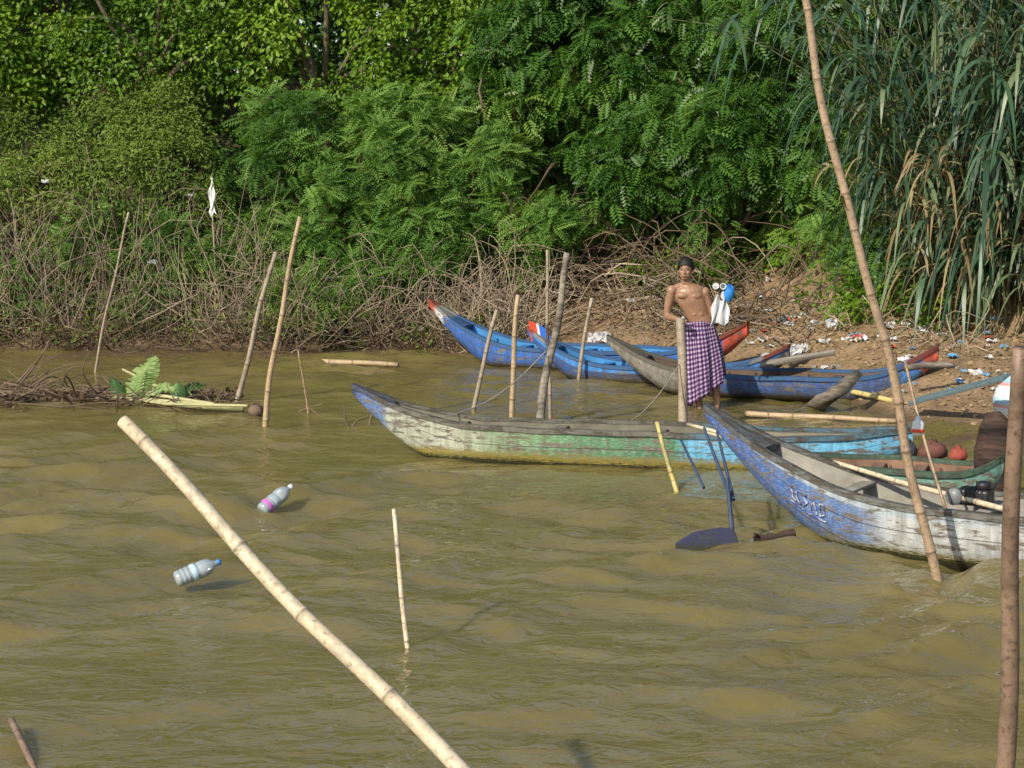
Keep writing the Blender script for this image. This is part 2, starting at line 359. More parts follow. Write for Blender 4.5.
for x,zc in [(-7.9,1.2),(-6.2,1.4),(-4.6,1.5),(-8.9,.9),(-5.4,.8),(-7.0,.8)]:
    tree('mimosa_shrub',(x,28.5),(x,27.8,zc),(.7,.5,.7),13,.32,38,.20,FROND,G_feather,.03,.1,.15,12,.9,.1)
def twigs(n,xr,yo,h,L,r,lean=.5,vert=.8,k=6,hor=False):
    x=rng.uniform(xr[0],xr[1],n); s=rng.uniform(yo[0],yo[1],n); y=wline(x)+s; z=ground(x,y)+rng.uniform(0,h,n)
    p=np.stack([x,y,np.maximum(z,-.02)],1)
    d=nrm(np.stack([rng.normal(size=n)*lean,rng.normal(size=n)*lean-.15,np.abs(rng.normal(size=n))*vert+(.05 if hor else .35)],1))
    t=np.linspace(0,1,k)[None,:,None]; LL=L*(.4+.9*rng.random(n))[:,None,None]
    c=rng.normal(size=(n,1,3))*.22; g=np.array([0,0,-.25])*(1 if hor else .35)
    P=p[:,None,:]+d[:,None,:]*t*LL+c*np.sin(t*3.0)*LL+g*t*t*LL+rng.normal(size=(n,k,3))*.012
    R=(r*(.5+.9*rng.random(n)))[:,None]*np.linspace(1,.35,k)[None]
    return tube_batch(P,R,4)
V,F=twigs(1300,(-13,-3.8),(.0,1.2),.5,1.6,.0075,.5,.9); mk('dry_brush_thicket',V,F,twigm)
V,F=twigs(900,(-4,.4),(-.05,.9),.45,1.1,.008,.7,.5); mk('dry_brush_thicket',V,F,twigm)
V,F=twigs(900,(-10,-.4),(-.15,.35),.12,.7,.007,.8,.3); mk('shoreline_brush',V,F,twigd)
V,F=twigs(420,(-.8,3.0),(1.1,2.8),.5,1.1,.008,.9,.25,7,True); mk('fallen_branch_tangle',V,F,twigm)
V,F=twigs(420,(-.6,3.6),(1.4,3.4),.8,1.4,.012,.8,.45,8,True); mk('fallen_branch_tangle',V,F,twigd)
V,F=twigs(110,(2.8,5.6),(3.2,5.6),.15,.8,.009,.9,.15,7,True); mk('fallen_branch_tangle',V,F,twigm)
V,F=twigs(26,(-.3,3.0),(1.6,2.8),.4,1.7,.026,.9,.35,9,True); mk('exposed_root_tangle',V,F,twigm)
# undergrowth
n=190; x=rng.uniform(-.8,5.4,n); y=wline(x)+np.where(x>3,rng.uniform(4.7,7.2,n),rng.uniform(2.3,4.4,n))
q1=scatter(np.stack([x,y,ground(x,y)+rng.uniform(.05,.6,n)],1),np.array([.32,.25,.26]),75,.08,LEAF,.2,2)
n=130; x=rng.uniform(-9,-.3,n); y=wline(x)+rng.uniform(.0,.8,n)
q2=scatter(np.stack([x,y,ground(x,y)+rng.uniform(.05,.45,n)],1),np.array([.28,.2,.2]),50,.065,LEAF,.2,2)
n=110; x=rng.uniform(.3,5.6,n); y=wline(x)+np.where(x>3,rng.uniform(5.2,7.6,n),rng.uniform(2.8,4.8,n))
q3=scatter(np.stack([x,y,ground(x,y)+rng.uniform(.3,1.3,n)],1),np.array([.42,.3,.36]),34,.22,FROND,.2,2)
e=empty('bank_undergrowth'); leaves('broad_leaves',[q1],G_bright,e); leaves('shore_leaves',[q2],G_olive,e); leaves('feathery_leaves',[q3],G_feather,e)
n=4500; x=rng.uniform(-1,7,n); y=wline(x)+rng.uniform(.5,5.5,n); z=ground(x,y)+.012
q=scatter(np.stack([x,y,z],1),np.array([.02,.02,.008]),1,.06,LEAF,0,2,2.0); leaves('leaf_litter',[q],G_dry,empty('leaf_litter_patch'))
# giant reed clumps
mat_cane=mat_leaf('reed_cane',[(.06,.08,.03),(.12,.13,.05),(.18,.16,.08)],.05)
def reeds(name,cx,cy,rad,ns,h,lean,LL=(.7,1.4),wid=.028,mat=G_reed,per=13,lowz=.12):
    e=empty(name,(cx,cy,float(ground(cx,cy)))); o=np.array(e.location)
    a=rng.uniform(0,2*np.pi,ns); rr=rad*np.sqrt(rng.random(ns))
    b=np.stack([rr*np.cos(a),rr*np.sin(a),np.zeros(ns)],1)
    b[:,2]=ground(b[:,0]+cx,b[:,1]+cy)-o[2]-.05
    out=np.stack([np.cos(a),np.sin(a)],1)*(.15+lean*rng.random((ns,1)))+rng.normal(size=(ns,2))*.12
    H=h*(.6+.45*rng.random(ns)); k=9; t=np.linspace(0,1,k)
    P=np.zeros((ns,k,3)); P[:,:,:2]=b[:,None,:2]+out[:,None,:]*(t**1.8)[None,:,None]*H[:,None,None]*.75
    P[:,:,2]=b[:,None,2]+H[:,None]*(t-.18*t**3*np.linalg.norm(out,axis=1)[:,None]*2)
    V,F=tube_batch(P,np.linspace(.014,.004,k)[None].repeat(ns,0),5)
    mk('canes',V,F,mat_cane,e,True,{'rnd':('FACE',rng.random(len(F)))})
    n=ns*per; si=np.repeat(np.arange(ns),per); tt=lowz+(1-lowz)*rng.random(n)
    f=tt*(k-1); i0=np.minimum(f.astype(int),k-2); fr=(f-i0)[:,None]
    p0=P[si,i0]*(1-fr)+P[si,i0+1]*fr
    aa=rng.uniform(0,2*np.pi,n); dh=np.stack([np.cos(aa),np.sin(aa),np.zeros(n)],1)
    dh=nrm(dh+np.concatenate([out[si],np.zeros((n,1))],1)*.8+np.array([-.2,-.3,0]))
    L=rng.uniform(LL[0],LL[1],n); m_=9; s=np.linspace(0,1,m_)
    upv=rng.uniform(.35,1.2,n); dr=rng.uniform(.7,1.7,n)
    Q=p0[:,None,:]+L[:,None,None]*(dh[:,None,:]*(s-.25*s**2)[None,:,None]*.95+np.array([0,0,1.])[None,None]*(upv[:,None]*s[None]-dr[:,None]*s[None]**2)[...,None])
    side=nrm(np.cross(dh,np.array([0,0,1.]))+rng.normal(size=(n,3))*.25)
    wv=wid*(.5+.8*rng.random(n))[:,None]*np.maximum(.04,np.sin(np.pi*np.clip(s*.86+.14,0,1))**.7)[None]
    A=Q-side[:,None,:]*wv[...,None]; B=Q+side[:,None,:]*wv[...,None]; B[...,2]+=wv*.3
    V=np.stack([A,B],2).reshape(-1,3); idx=np.arange(n*m_*2).reshape(n,m_,2)
    F=np.stack([idx[:,:-1,0],idx[:,:-1,1],idx[:,1:,1],idx[:,1:,0]],-1).reshape(-1,4)
    mk('strap_leaves',V,F,mat,e,True,{'rnd':('FACE',np.repeat(rng.random(n)**1.3,m_-1))}); return e
reeds('giant_reed_clump',5.9,24.4,.75,62,5.6,.55)
reeds('giant_reed_clump',7.2,23.4,.9,60,5.2,.5)
reeds('giant_reed_clump',5.45,25.3,.5,36,6.2,.5)
reeds('giant_reed_clump',6.5,23.5,.5,30,3.8,.6)
reeds('giant_reed_clump',8.8,22.6,1.0,45,5.0,.5)
reeds('dry_reed_skirt',6.0,24.2,.8,46,3.0,.6,(.5,1.0),.018,G_dry,9)
reeds('dry_reed_skirt',7.1,23.1,.6,30,2.2,.7,(.5,.9),.018,G_dry,9)
tree('added_shade_tree',(9.2,24.5),(5.6,21.9,7.8),(2.4,1.4,.9),44,.7,140,.16,LEAF,G_dark,.22,.4,.6)  # tree added above the view so its crown shades the reeds
# ------------------------------------------------------------------ boats
wood_grey=mat_wood('weathered_wood',(.14,.115,.09),(.40,.35,.28))
wood_dark=mat_wood('dark_wet_wood',(.03,.022,.018),(.11,.065,.05))
def boat(name,bow,stern,beam,g0,gbow,gstern,keel,mo,mi,mr,tb=.38,ts=.3,tk=.3,thw=(.3,.5,.7),zoff=0,deckmat=None,deck=.13,kp=1.8,stw=.12,ribs=True,rimw=.02,bp=2.0):
    bow=np.array(bow,float); stern=np.array(stern,float); d=stern-bow; L=np.linalg.norm(d); ang=math.atan2(d[1],d[0])
    mid=(bow+stern)/2; e=empty(name,(mid[0],mid[1],zoff),(0,0,ang))
    N=73; t=np.linspace(0,1,N)
    def prof(t):
        t=np.asarray(t,float)
        sb=np.clip(1-t/tb,0,1); ss=np.clip(1-(1-t)/ts,0,1)
        g=g0+(gbow-g0)*sb**bp+(gstern-g0)*ss**2
        k=keel+(gbow-.09-keel)*np.clip(1-t/tk,0,1)**kp+(gstern-.16-keel)*np.clip(1-(1-t)/(ts*.8),0,1)**1.7
        wb=1-(1-np.clip(t/.5,0,1))**2; ws=1-(1-np.clip((1-t)/.42,0,1))**2
        b=np.maximum(.028,beam/2*wb**.85*(stw+(1-stw)*ws**.8)); return g,k,b
    def pt(t,s,inn=0.0):
        g,k,b=prof(t); ph=np.asarray(s)*np.pi/2
        b=np.maximum(b-inn,.006); k=np.minimum(k+inn*1.2,g-.02)
        y=b*np.sign(ph)*np.abs(np.sin(ph))**.8; z=g-(g-k)*np.abs(np.cos(ph))**.7
        return np.stack(np.broadcast_arrays(-L/2+np.asarray(t)*L,y,z),-1)
    ss=np.linspace(-1,1,25)
    TT,SS=np.meshgrid(t,ss,indexing='ij')
    hv=np.abs(np.cos(SS*np.pi/2))**.7
    idx=np.arange(N*25).reshape(N,25)
    F=np.stack([idx[:-1,:-1],idx[1:,:-1],idx[1:,1:],idx[:-1,1:]],-1).reshape(-1,4)
    Fl=[tuple(f) for f in F]+[tuple(idx[0][::-1]),tuple(idx[-1])]
    V=pt(TT,SS).reshape(-1,3)
    V[:,1]+=.007*np.sin(V[:,0]*3.1+V[:,2]*5); V[:,2]+=.006*np.sin(V[:,0]*2.3+1)
    mk('hull',V,Fl,mo,e,True,{'ht':('POINT',TT.ravel()),'hv':('POINT',hv.ravel())})
    V=pt(TT,SS,.03).reshape(-1,3); mk('inner_planking',V,F[:,::-1].copy(),mi,e,True,{'ht':('POINT',TT.ravel()),'hv':('POINT',hv.ravel())})
    g,k,b=prof(t)
    for sgn,nm in((-1,'gunwale_port'),(1,'gunwale_starboard')):
        ring=np.stack([np.stack([-L/2+t*L,sgn*np.maximum(b+o,.002),g+h_+.006*np.sin(t*L*2.3+1)+.004*np.sin(t*L*9)],-1) for o,h_ in((-.036,-.012),(rimw,-.022),(rimw,.022),(-.036,.024))],1)
        i=np.arange(N*4).reshape(N,4); nx=np.roll(i,-1,1)
        FF=[tuple(f) for f in np.stack([i[:-1],nx[:-1],nx[1:],i[1:]],-1).reshape(-1,4)]+[tuple(i[0]),tuple(i[-1])]
        mk(nm,ring.reshape(-1,3),FF,mr,e,False,{'ht':('POINT',np.repeat(t,4)),'hv':('POINT',np.zeros(N*4))})
    for a0,a1,nm in((0,deck,'bow_deck'),(1-deck*.7,1,'stern_deck')):
        td=np.linspace(a0,a1,10); gd,kd,bd=prof(td)
        A=np.stack([-L/2+td*L,-bd+.02,gd+.006],-1); B=np.stack([-L/2+td*L,bd-.02,gd+.006],-1); M=(A+B)/2+np.array([0,0,.012])
        A2=A-np.array([0,0,.03]);B2=B-np.array([0,0,.03])
        VV=np.stack([A,M,B,B2,A2],1).reshape(-1,3); i=np.arange(50).reshape(10,5); nx=np.roll(i,-1,1)
        FF=[tuple(f) for f in np.stack([i[:-1],nx[:-1],nx[1:],i[1:]],-1).reshape(-1,4)]+[tuple(i[0]),tuple(i[-1])]
        mk(nm,VV,FF,deckmat or mr,e,False,{'ht':('POINT',np.repeat(td,5)),'hv':('POINT',np.zeros(50))})
    for j,q in enumerate(thw):
        gd,kd,bd=prof(q); mkbox('thwart_%d'%(j+1),(.11,2*float(bd)-.05,.025),(-L/2+q*L,0,float(gd)-.05),mi,e)
    if ribs:
        for j,q in enumerate(np.linspace(.2,.85,9)):
            s_=np.linspace(-.95,.95,17); Pp=pt(np.full(17,q),s_,.045); VV,FF=tube_batch(Pp,np.full(17,.016),4)
            mk('rib_%d'%(j+1),VV,FF,mi,e,False)
    return e,pt,L
hA=mat_hull('paint_boat_green',[(0,(.03,.10,.34)),(.06,(.04,.14,.40)),(.075,(.40,.43,.34)),(.20,(.44,.45,.34)),(.30,(.20,.31,.16)),(.42,(.06,.22,.09)),(.60,(.02,.18,.07)),(.63,(.08,.42,.70)),(1,(.09,.45,.74))],None,.1,chip=.505,algae=(.16,.145,.035),alg_z=.11,dirt=.6,wh=.40)
rimA=mat_hull('rim_boat_green',[(0,(.03,.10,.36)),(.07,(.08,.16,.34)),(.1,(.42,.39,.31)),(.6,(.42,.40,.33)),(.64,(.10,.40,.64)),(1,(.10,.42,.66))],None,.1,chip=.49,alg_z=-1,dirt=.6)
inA=mat_plain('inner_boat_green',(.18,.165,.12),.8,.5,6)
boat('long_wooden_boat',(-1.53,18.25),(3.60,16.95),.68,.31,.62,.40,-.14,hA,inA,rimA,.27,.25,.20,(.2,.38,.56,.74),deck=.08,kp=1.6)
hB=mat_hull('paint_boat_teal',[(0,(.10,.35,.30)),(1,(.12,.34,.26))],None,.1,chip=.5)
rimB=mat_hull('rim_boat_teal',[(0,(.05,.28,.16)),(1,(.07,.30,.17))],None,.1,chip=.52,alg_z=-1)
eB,ptB,LB=boat('moored_wooden_boat',(2.40,16.15),(4.08,15.60),.72,.26,.30,.40,-.12,hB,mat_plain('inner_boat_rust',(.24,.14,.09),.8,.6,6),rimB,.3,.2,.25,(.4,.6,.8))
V,F=tube_batch(np.array([[0,0,-.30],[.02,0,.0],[.03,0,.2],[.05,0,.33],[.06,0,.36]]),np.array([.13,.16,.14,.09,.02]),10,np.array([.07,.07,.06,.05,.02]))
V=V+.008*np.sin(V*40)
mk('stern_post',V+np.array([LB/2-.12,0,.38]),F,wood_dark,eB,True)
hC=mat_hull('paint_boat_bluegrey',[(0,(.015,.09,.36)),(.15,(.025,.12,.40)),(.25,(.07,.16,.38)),(.30,(.44,.45,.46)),(1,(.46,.46,.44))],(.36,.42,.48),.13,chip=.515,algae=(.13,.125,.04),dirt=.6,wh=.35,alg_z=.07)
rimC=mat_hull('rim_boat_bluegrey',[(0,(.16,.24,.36)),(.2,(.38,.40,.40)),(1,(.46,.43,.36))],None,.1,chip=.47,alg_z=-1)
eC,ptC,LC=boat('painted_wooden_boat',(1.52,14.82),(6.3,11.8),.92,.36,.90,.6,-.16,hC,mat_plain('inner_boat_grey',(.27,.25,.21),.8,.5,6),rimC,.32,.25,.25,(.22,.4,.55,.7),deck=.1,kp=1.5,bp=1.8)
white=mat_hull('white_paint_mark',[(0,(.46,.50,.58)),(1,(.46,.50,.58))],None,.1,chip=.47,alg_z=-1,wh=.2,wood=(.10,.15,.38))
strokes=[[(0,.0),(.15,.8),(.5,1.0)],[(.6,.1),(.7,.9),(1.15,1.0)],[(1.9,.0),(1.5,.25),(1.95,.6),(1.45,1.0)],[(2.3,1),(2.7,.0),(3.05,1)],[(2.4,.65),(2.95,.65)],[(3.4,0),(3.45,1.0),(4.0,.75),(3.9,.15),(3.35,.0)],[(-.3,1.25),(2,1.35),(4.2,1.2)]]
VV=[];FF=[]
def hullP(q): return np.arccos(np.clip(q,0,1)**(1/.7))*2/np.pi
for st in strokes:
    p=np.array(st,float); pp=[]
    for i in range(len(p)-1):
        for f in np.linspace(0,1,6)[:-1]: pp.append(p[i]*(1-f)+p[i+1]*f)
    pp.append(p[-1]); pp=np.array(pp); pp=pp+rng.normal(size=pp.shape)*.03
    tt=.150+pp[:,0]*.013; qq=.30+pp[:,1]*.20
    P3=ptC(tt,-hullP(qq))*1.0; P3[:,1]-=.002
    V,F=tube_batch(P3,np.full(len(P3),.007),5,np.full(len(P3),.007)); FF.append(F+sum(len(v) for v in VV)); VV.append(V)
VV=np.vstack(VV); mk('painted_lettering',VV,np.vstack(FF),white,eC,True,{'ht':('POINT',np.full(len(VV),.5)),'hv':('POINT',np.full(len(VV),.5))})
RED=(.62,.07,.035); WHT=(.66,.66,.64)
hE=mat_hull('paint_boat_blue_far',[(0,RED),(.02,RED),(.025,WHT),(.055,WHT),(.06,(.012,.12,.48)),(.93,(.015,.12,.42)),(.94,RED),(1,RED)],None,.30,chip=.545,algae=(.06,.05,.03),wh=.12,dirt=.7)
rimE=mat_hull('rim_boat_blue_far',[(0,RED),(.03,RED),(.035,WHT),(.08,WHT),(.085,(.02,.25,.72)),(.87,(.02,.25,.72)),(.88,WHT),(.91,WHT),(.92,RED),(1,RED)],None,.1,chip=.60,alg_z=-1,dirt=.3,wh=.15)
inE=mat_plain('inner_boat_brown',(.12,.08,.055),.8,.5,6); inb=mat_plain('inner_boat_blue',(.04,.20,.45),.7,.5,6)
boat('blue_fishing_boat',(-1.12,25.7),(2.98,24.0),.85,.24,.80,.66,-.1,hE,inb,rimE,.36,.28,.24,zoff=.02,kp=1.4)
hF=mat_hull('paint_boat_dark',[(0,(.015,.10,.38)),(.2,(.02,.08,.28)),(.4,(.04,.05,.10)),(1,(.08,.07,.07))],(.03,.22,.62),.25,chip=.54,algae=(.05,.045,.03),wh=.10,dirt=.7)
boat('blue_fishing_boat',(.20,24.1),(3.35,22.95),.8,.20,.60,.5,-.1,hF,inb,rimE,.36,.28,.24,kp=1.4)
hG=mat_hull('paint_boat_grey_far',[(0,(.22,.20,.17)),(.30,(.21,.19,.16)),(.34,(.02,.08,.26)),(.85,(.02,.08,.28)),(.9,(.02,.20,.58)),(.955,(.02,.20,.58)),(.96,RED),(1,RED)],None,.1,chip=.535,algae=(.06,.05,.03),wh=.2,dirt=.7)
rimG=mat_hull('rim_boat_grey_far',[(0,(.28,.26,.22)),(.30,(.28,.26,.22)),(.33,(.02,.25,.70)),(.9,(.02,.25,.70)),(.92,(.45,.06,.05)),(1,(.45,.06,.05))],None,.1,chip=.57,alg_z=-1,wh=.15,dirt=.3)
boat('beached_wooden_boat',(1.14,22.75),(4.85,21.6),.85,.21,.58,.60,-.1,hG,inE,rimG,.34,.26,.24,zoff=.05,kp=1.4)
e=empty('boat_prow_ornament',tuple(survey(536,330,Y=24.05)))
redm=mat_plain('red_paint',(.62,.07,.035),.6,.3); bluem=mat_plain('blue_paint',(.03,.14,.58),.6,.3); whm=mat_plain('white_paint',(.7,.7,.68),.6,.15)
def plate(name,pts,th,mat,parent):
    n=len(pts); v=[(x,-th/2,z) for x,z in pts]+[(x,th/2,z) for x,z in pts]
    f=[tuple(range(n))[::-1],tuple(range(n,2*n))]+[(i,(i+1)%n,(i+1)%n+n,i+n) for i in range(n)]
    return mk(name,v,f,mat,parent,False)
plate('red_board',[(-.1,.12),(.02,.08),(.05,-.1),(-.06,-.14)],.03,redm,e)
plate('blue_board',[(.025,.08),(.15,.0),(.2,-.16),(.055,-.12)],.03,bluem,e)
plate('white_board',[(.0,.082),(.03,.075),(.065,-.11),(.035,-.11)],.036,whm,e)
# ------------------------------------------------------------------ poles
b_pale=mat_bamboo('bamboo_pale',(.50,.40,.25),(.64,.54,.38))
b_tan=mat_bamboo('bamboo_tan',(.36,.25,.14),(.48,.35,.21))
b_brown=mat_bamboo('bamboo_brown',(.28,.185,.12),(.42,.30,.19))
b_dark=mat_bamboo('bamboo_dark_weathered',(.13,.08,.055),(.25,.165,.11))
b_grey=mat_bamboo('bamboo_grey',(.27,.21,.15),(.40,.32,.23))
def wp(u,v): return survey(u,v,z=0)
pole('bamboo_pole',survey(745,1100,z=0),survey(125,421,Y=7.1),.036,.025,b_pale,-.012,.42,.014,16,.8,1,stub=3)
pole('bamboo_pole',wp(940,578),survey(790,-70,Y=12.6),.036,.024,b_brown,.006,.36,.016,12,.8,2)
pole('wooden_pole',survey(1003,960,z=0),survey(1020,348,Y=6.3),.042,.026,b_dark,.004,.6,.010,16,.8,3,ringk=.5)
pole('bamboo_stake',wp(410,645),survey(394,509,Y=11.3),.017,.014,b_pale,.01,.3,.005,8,.5,4)
pole('bamboo_stake',wp(29,757),survey(12,720,Y=9.3),.02,.018,b_dark,0,.3,.004,8,.5,5)
pole('bamboo_stake',wp(98,372),survey(129,212,Y=24.3),.020,.014,b_grey,.02,.35,.012,8,.5,6)
pole('bamboo_stake',wp(238,402),survey(276,252,Y=21.6),.034,.024,b_grey,.01,.35,.014,8,.5,7)
pole('bamboo_stake',wp(266,430),survey(300,217,Y=19.4),.034,.022,b_tan,.012,.35,.016,8,.5,8)
pole('bamboo_stake',wp(308,414),survey(298,350,Y=20.6),.012,.008,b_brown,.01,.3,.01,6,.5,9)
pole('bamboo_stake',wp(475,408),survey(497,310,Y=21),.026,.022,b_grey,.01,.3,.012,8,.5,10)
pole('bamboo_stake',wp(513,426),survey(518,295,Y=19.8),.030,.024,b_tan,.01,.3,.012,8,.5,11)
pole('wooden_mooring_post',wp(543,428),survey(567,253,Y=19.7),.052,.032,wood_grey,.015,.5,.025,9,.5,12,ringk=.2)
pole('bamboo_stake',wp(553,420),survey(547,250,Y=20.2),.022,.014,b_grey,.01,.3,.012,8,.5,13)
pole('bamboo_stake',survey(578,382,z=0),survey(592,298,Y=23.4),.026,.022,b_grey,.01,.3,.01,8,.5,14)
pole('wooden_mooring_post',wp(683,430),survey(680,318,Y=19.6),.050,.046,b_grey,.004,.6,.012,10,.5,15,ringk=.4)
b_yel=mat_bamboo('bamboo_yellow',(.50,.40,.12),(.6,.5,.2))
pole('bamboo_stake',wp(677,490),survey(657,422,Y=16.3),.024,.018,b_yel,.01,.3,.006,8,.4,16)
pole('punting_pole',survey(1008,509,Y=13.45),survey(688,424,Y=15.6),.022,.014,b_pale,.004,.35,.008,8,0,17)
pole('punting_pole',survey(860,478,Y=14.9),survey(705,432,Y=15.9),.016,.012,b_pale,.004,.35,.008,8,0,18)
pole('bamboo_stake',survey(935,470,Y=13.6),survey(905,360,Y=14.0),.012,.010,b_brown,.004,.3,.006,6,.3,19)
pole('floating_bamboo',survey(745,413,z=.03),survey(896,421,z=.03),.032,.026,b_tan,.004,.4,.008,10,0,20)
pole('floating_bamboo',survey(315,361,z=.02),survey(398,365,z=.02),.04,.03,b_tan,.01,.4,.006,10,0,21)
pole('floating_bamboo',survey(852,392,z=.12),survey(893,401,z=.10),.03,.03,b_yel,.004,.4,.006,8,0,22)
pole('driftwood_log',survey(905,372,z=.45),survey(955,366,z=.5),.04,.03,wood_grey,.02,.4,.02,8,0,23,ringk=0)
rope=mat_plain('rope',(.35,.30,.22),.9,.3)
def ropeobj(name,a,b,sag,r=.006):
    t=np.linspace(0,1,20)[:,None]; P=np.array(a)+(np.array(b)-np.array(a))*t-np.array([0,0,1])*sag*np.sin(t*np.pi)
    V,F=tube_batch(P,np.full(20,r),5); mk(name,V,F,rope)
ropeobj('mooring_rope',survey(545,352,Y=19.6),survey(446,417,Y=18.0),.12)
ropeobj('mooring_rope',survey(682,360,Y=19.6),survey(606,432,Y=17.9),.15)
# ------------------------------------------------------------------ rudder paddle
dblue=mat_hull('paint_paddle_blue',[(0,(.012,.038,.22)),(1,(.012,.038,.22))],None,.1,chip=.58,alg_z=-1,wh=.10)
dstl=mat_plain('blue_grey_steel',(.04,.06,.11),.55,.5,12)
pb=survey(734,546,z=0); e=empty('rudder_paddle',tuple(pb))
def rel(p): return np.array(p)-pb
for nm,a,b,r in(('shaft',survey(735,560,Y=14.0),survey(727,478,Y=14.15),.018),('brace_1',survey(731,500,Y=14.12),survey(704,428,Y=14.9),.015),('brace_2',survey(734,500,Y=14.12),survey(717,432,Y=14.9),.013),('brace_3',survey(704,488,Y=14.5),survey(681,440,Y=15.3),.012)):
    V,F=tube_batch(np.array([rel(a),rel((a+b)/2),rel(b)]),np.array([r,r,r*.8]),8); mk(nm,V,F,dstl,e)
bl=plate('blade',[(-.44,.03),(-.43,-.08),(-.3,-.11),(.0,-.09),(.03,.05),(0,.13),(-.12,.14),(-.3,.11)],.03,dblue,e); bl.rotation_euler=(-.25,0,.1)
b=bl.modifiers.new('b','BEVEL'); b.width=.008; b.segments=2
e=empty('propeller_shaft_end',tuple(survey(768,539,z=.05)))
V,F=tube_batch(np.array([[-.11,0,0],[-.08,0,.01],[-.02,0,0],[0,0,0],[.06,0,.0],[.12,0,.03],[.2,0,.05]]),np.array([.012,.028,.03,.05,.038,.033,.03]),10); mk('shaft',V,F,wood_dark,e)
for j in range(3):
    a=j*2.09+.4; V,F=tube_batch(np.array([[-.08,0,0],[-.085,.03*math.cos(a),.03*math.sin(a)],[-.09,.075*math.cos(a),.075*math.sin(a)]]),np.array([.012,.026,.012]),8,np.array([.01,.008,.004])); mk('blade_%d'%(j+1),V,F,wood_dark,e)
# ------------------------------------------------------------------ engine / cargo
blk=mat_plain('black_metal',(.02,.02,.022),.45,.4,20); pln=mat_plain('grey_metal',(.2,.2,.2),.4,.4,20)
e=empty('boat_engine',tuple(survey(975,499,Y=13.75)),(0,0,-.5))
mkbox('block',(.24,.18,.12),(0,0,.02),blk,e,bev=.02)
for j in range(6): mkbox('cooling_fin_%d'%(j+1),(.012,.2,.10),(-.08+j*.03,0,.03),blk,e,bev=.002)
V,F=lathe([(0,0),(.055,0),(.055,.05),(.02,.06),(0,.06)],16); o=mk('fuel_tank_cap',V,F,blk,e); o.location=(.06,0,.08)
V,F=lathe([(0,-.03),(.06,-.03),(.065,0),(.06,.03),(0,.03)],16); o=mk('flywheel',V,F,pln,e); o.rotation_euler=(math.pi/2,0,0); o.location=(-.13,-.08,.02)
def bundle(name,p,s,mat,seed):
    r=np.random.default_rng(seed); V,F=lathe([(0,-.5),(.35,-.48),(.52,-.3),(.55,0),(.45,.3),(.28,.42),(.14,.5),(.18,.6),(0,.58)],20)
    V=V*np.array(s)+r.normal(size=V.shape)*.03*np.array(s); o=mk(name,V,F,mat); o.location=p; return o
bundle('cloth_bundle',tuple(survey(932,450,Y=16.5)),(.24,.16,.15),mat_plain('brown_cloth',(.13,.055,.04),.8,.5),1)
bundle('cloth_bundle',tuple(survey(908,450,Y=16.5)),(.15,.12,.15),mat_plain('dark_cloth',(.04,.04,.055),.8,.5),2)
bundle('cloth_bundle',tuple(survey(958,454,Y=16.2)),(.14,.12,.12),mat_plain('red_cloth',(.28,.06,.04),.8,.5),3)
# ------------------------------------------------------------------ litter
def crumple(w,h,amp,n=9,r=rng):
    a=np.linspace(-.5,.5,n); X,Y=np.meshgrid(a,a); Z=r.normal(size=X.shape)*amp
    X=X*w+r.normal(size=X.shape)*w*.05; Y=Y*h+r.normal(size=X.shape)*h*.05; i=np.arange(n*n).reshape(n,n)
    F=np.stack([i[:-1,:-1],i[:-1,1:],i[1:,1:],i[1:,:-1]],-1).reshape(-1,4); return np.stack([X,Y,Z],-1).reshape(-1,3),F
plas=mat_plain('white_plastic_film',(.60,.60,.60),.45,.3,12); plasb=mat_plain('blue_plastic_film',(.12,.30,.50),.45,.3,12); plasg=mat_plain('grey_dirty_film',(.28,.26,.23),.6,.4,12); plasr=mat_plain('red_plastic_film',(.5,.08,.05),.5,.3,12)
e=empty('plastic_litter')
for j in range(150):
    x=rng.uniform(2.6,6.0); y=float(wline(x))+rng.uniform(1.0,5.2)*(1.1 if x>3.4 else .8); s=rng.uniform(.05,.15)
    V,F=crumple(s,s*rng.uniform(.4,1.2),s*.13,6); V+=np.array([x,y,float(ground(x,y))+.03]); u_=rng.random(); mk('scrap_%d'%(j+1),V,F,plas if u_<.45 else (plasg if u_<.78 else (plasb if u_<.92 else plasr)),e,False)
for (u,v,s,Y_) in [(790,352,.28,23.7),(770,357,.22,23.5),(800,347,.2,24.1),(832,322,.16,24.6),(600,337,.34,26.6),(152,262,.14,27.4),(105,212,.09,27.6),(190,195,.08,27.8),(45,181,.1,27.6),(160,268,.1,27.5),(420,330,.1,27),(630,300,.12,27)]:
    V,F=crumple(s,s*.5,s*.12,9); R=Matrix.Rotation(.7,3,'X'); V=V@np.array(R).T; V+=survey(u,v,Y=Y_); mk('bag_%d'%(u),V,F,plas,e,False)
# mud clods
e=empty('mud_clods'); VV=[];FF=[];k0=0
for j in range(260):
    x=rng.uniform(3.2,7); y=float(wline(x))+rng.uniform(.2,5.5); s=rng.uniform(.02,.075)
    V,F=lathe([(0,-.5),(.45,-.4),(.6,0),(.4,.4),(0,.5)],7); V=V*s*np.array([1.2,1,.7])+rng.normal(size=V.shape)*s*.1+np.array([x,y,float(ground(x,y))+.005]); VV.append(V); FF.append(F+k0); k0+=len(V)
mk('clods',np.vstack(VV),np.vstack(FF),mat_plain('dry_mud',(.28,.19,.11),.9,.4,9),e)
rag=empty('hanging_rag',tuple(survey(212,195,Y=27.2)))
n=9; a=np.linspace(0,1,n); V=[]
for i in range(n):
    for j in range(5): V.append(((j-2)*.020*(.5+a[i]*.9)*(1-.5*max(0,a[i]-.6))+.018*math.sin(i*1.2+j),.02*math.sin(j*2+i*1.3),.22-.5*a[i]+.05*math.sin(j*2.1+1)))
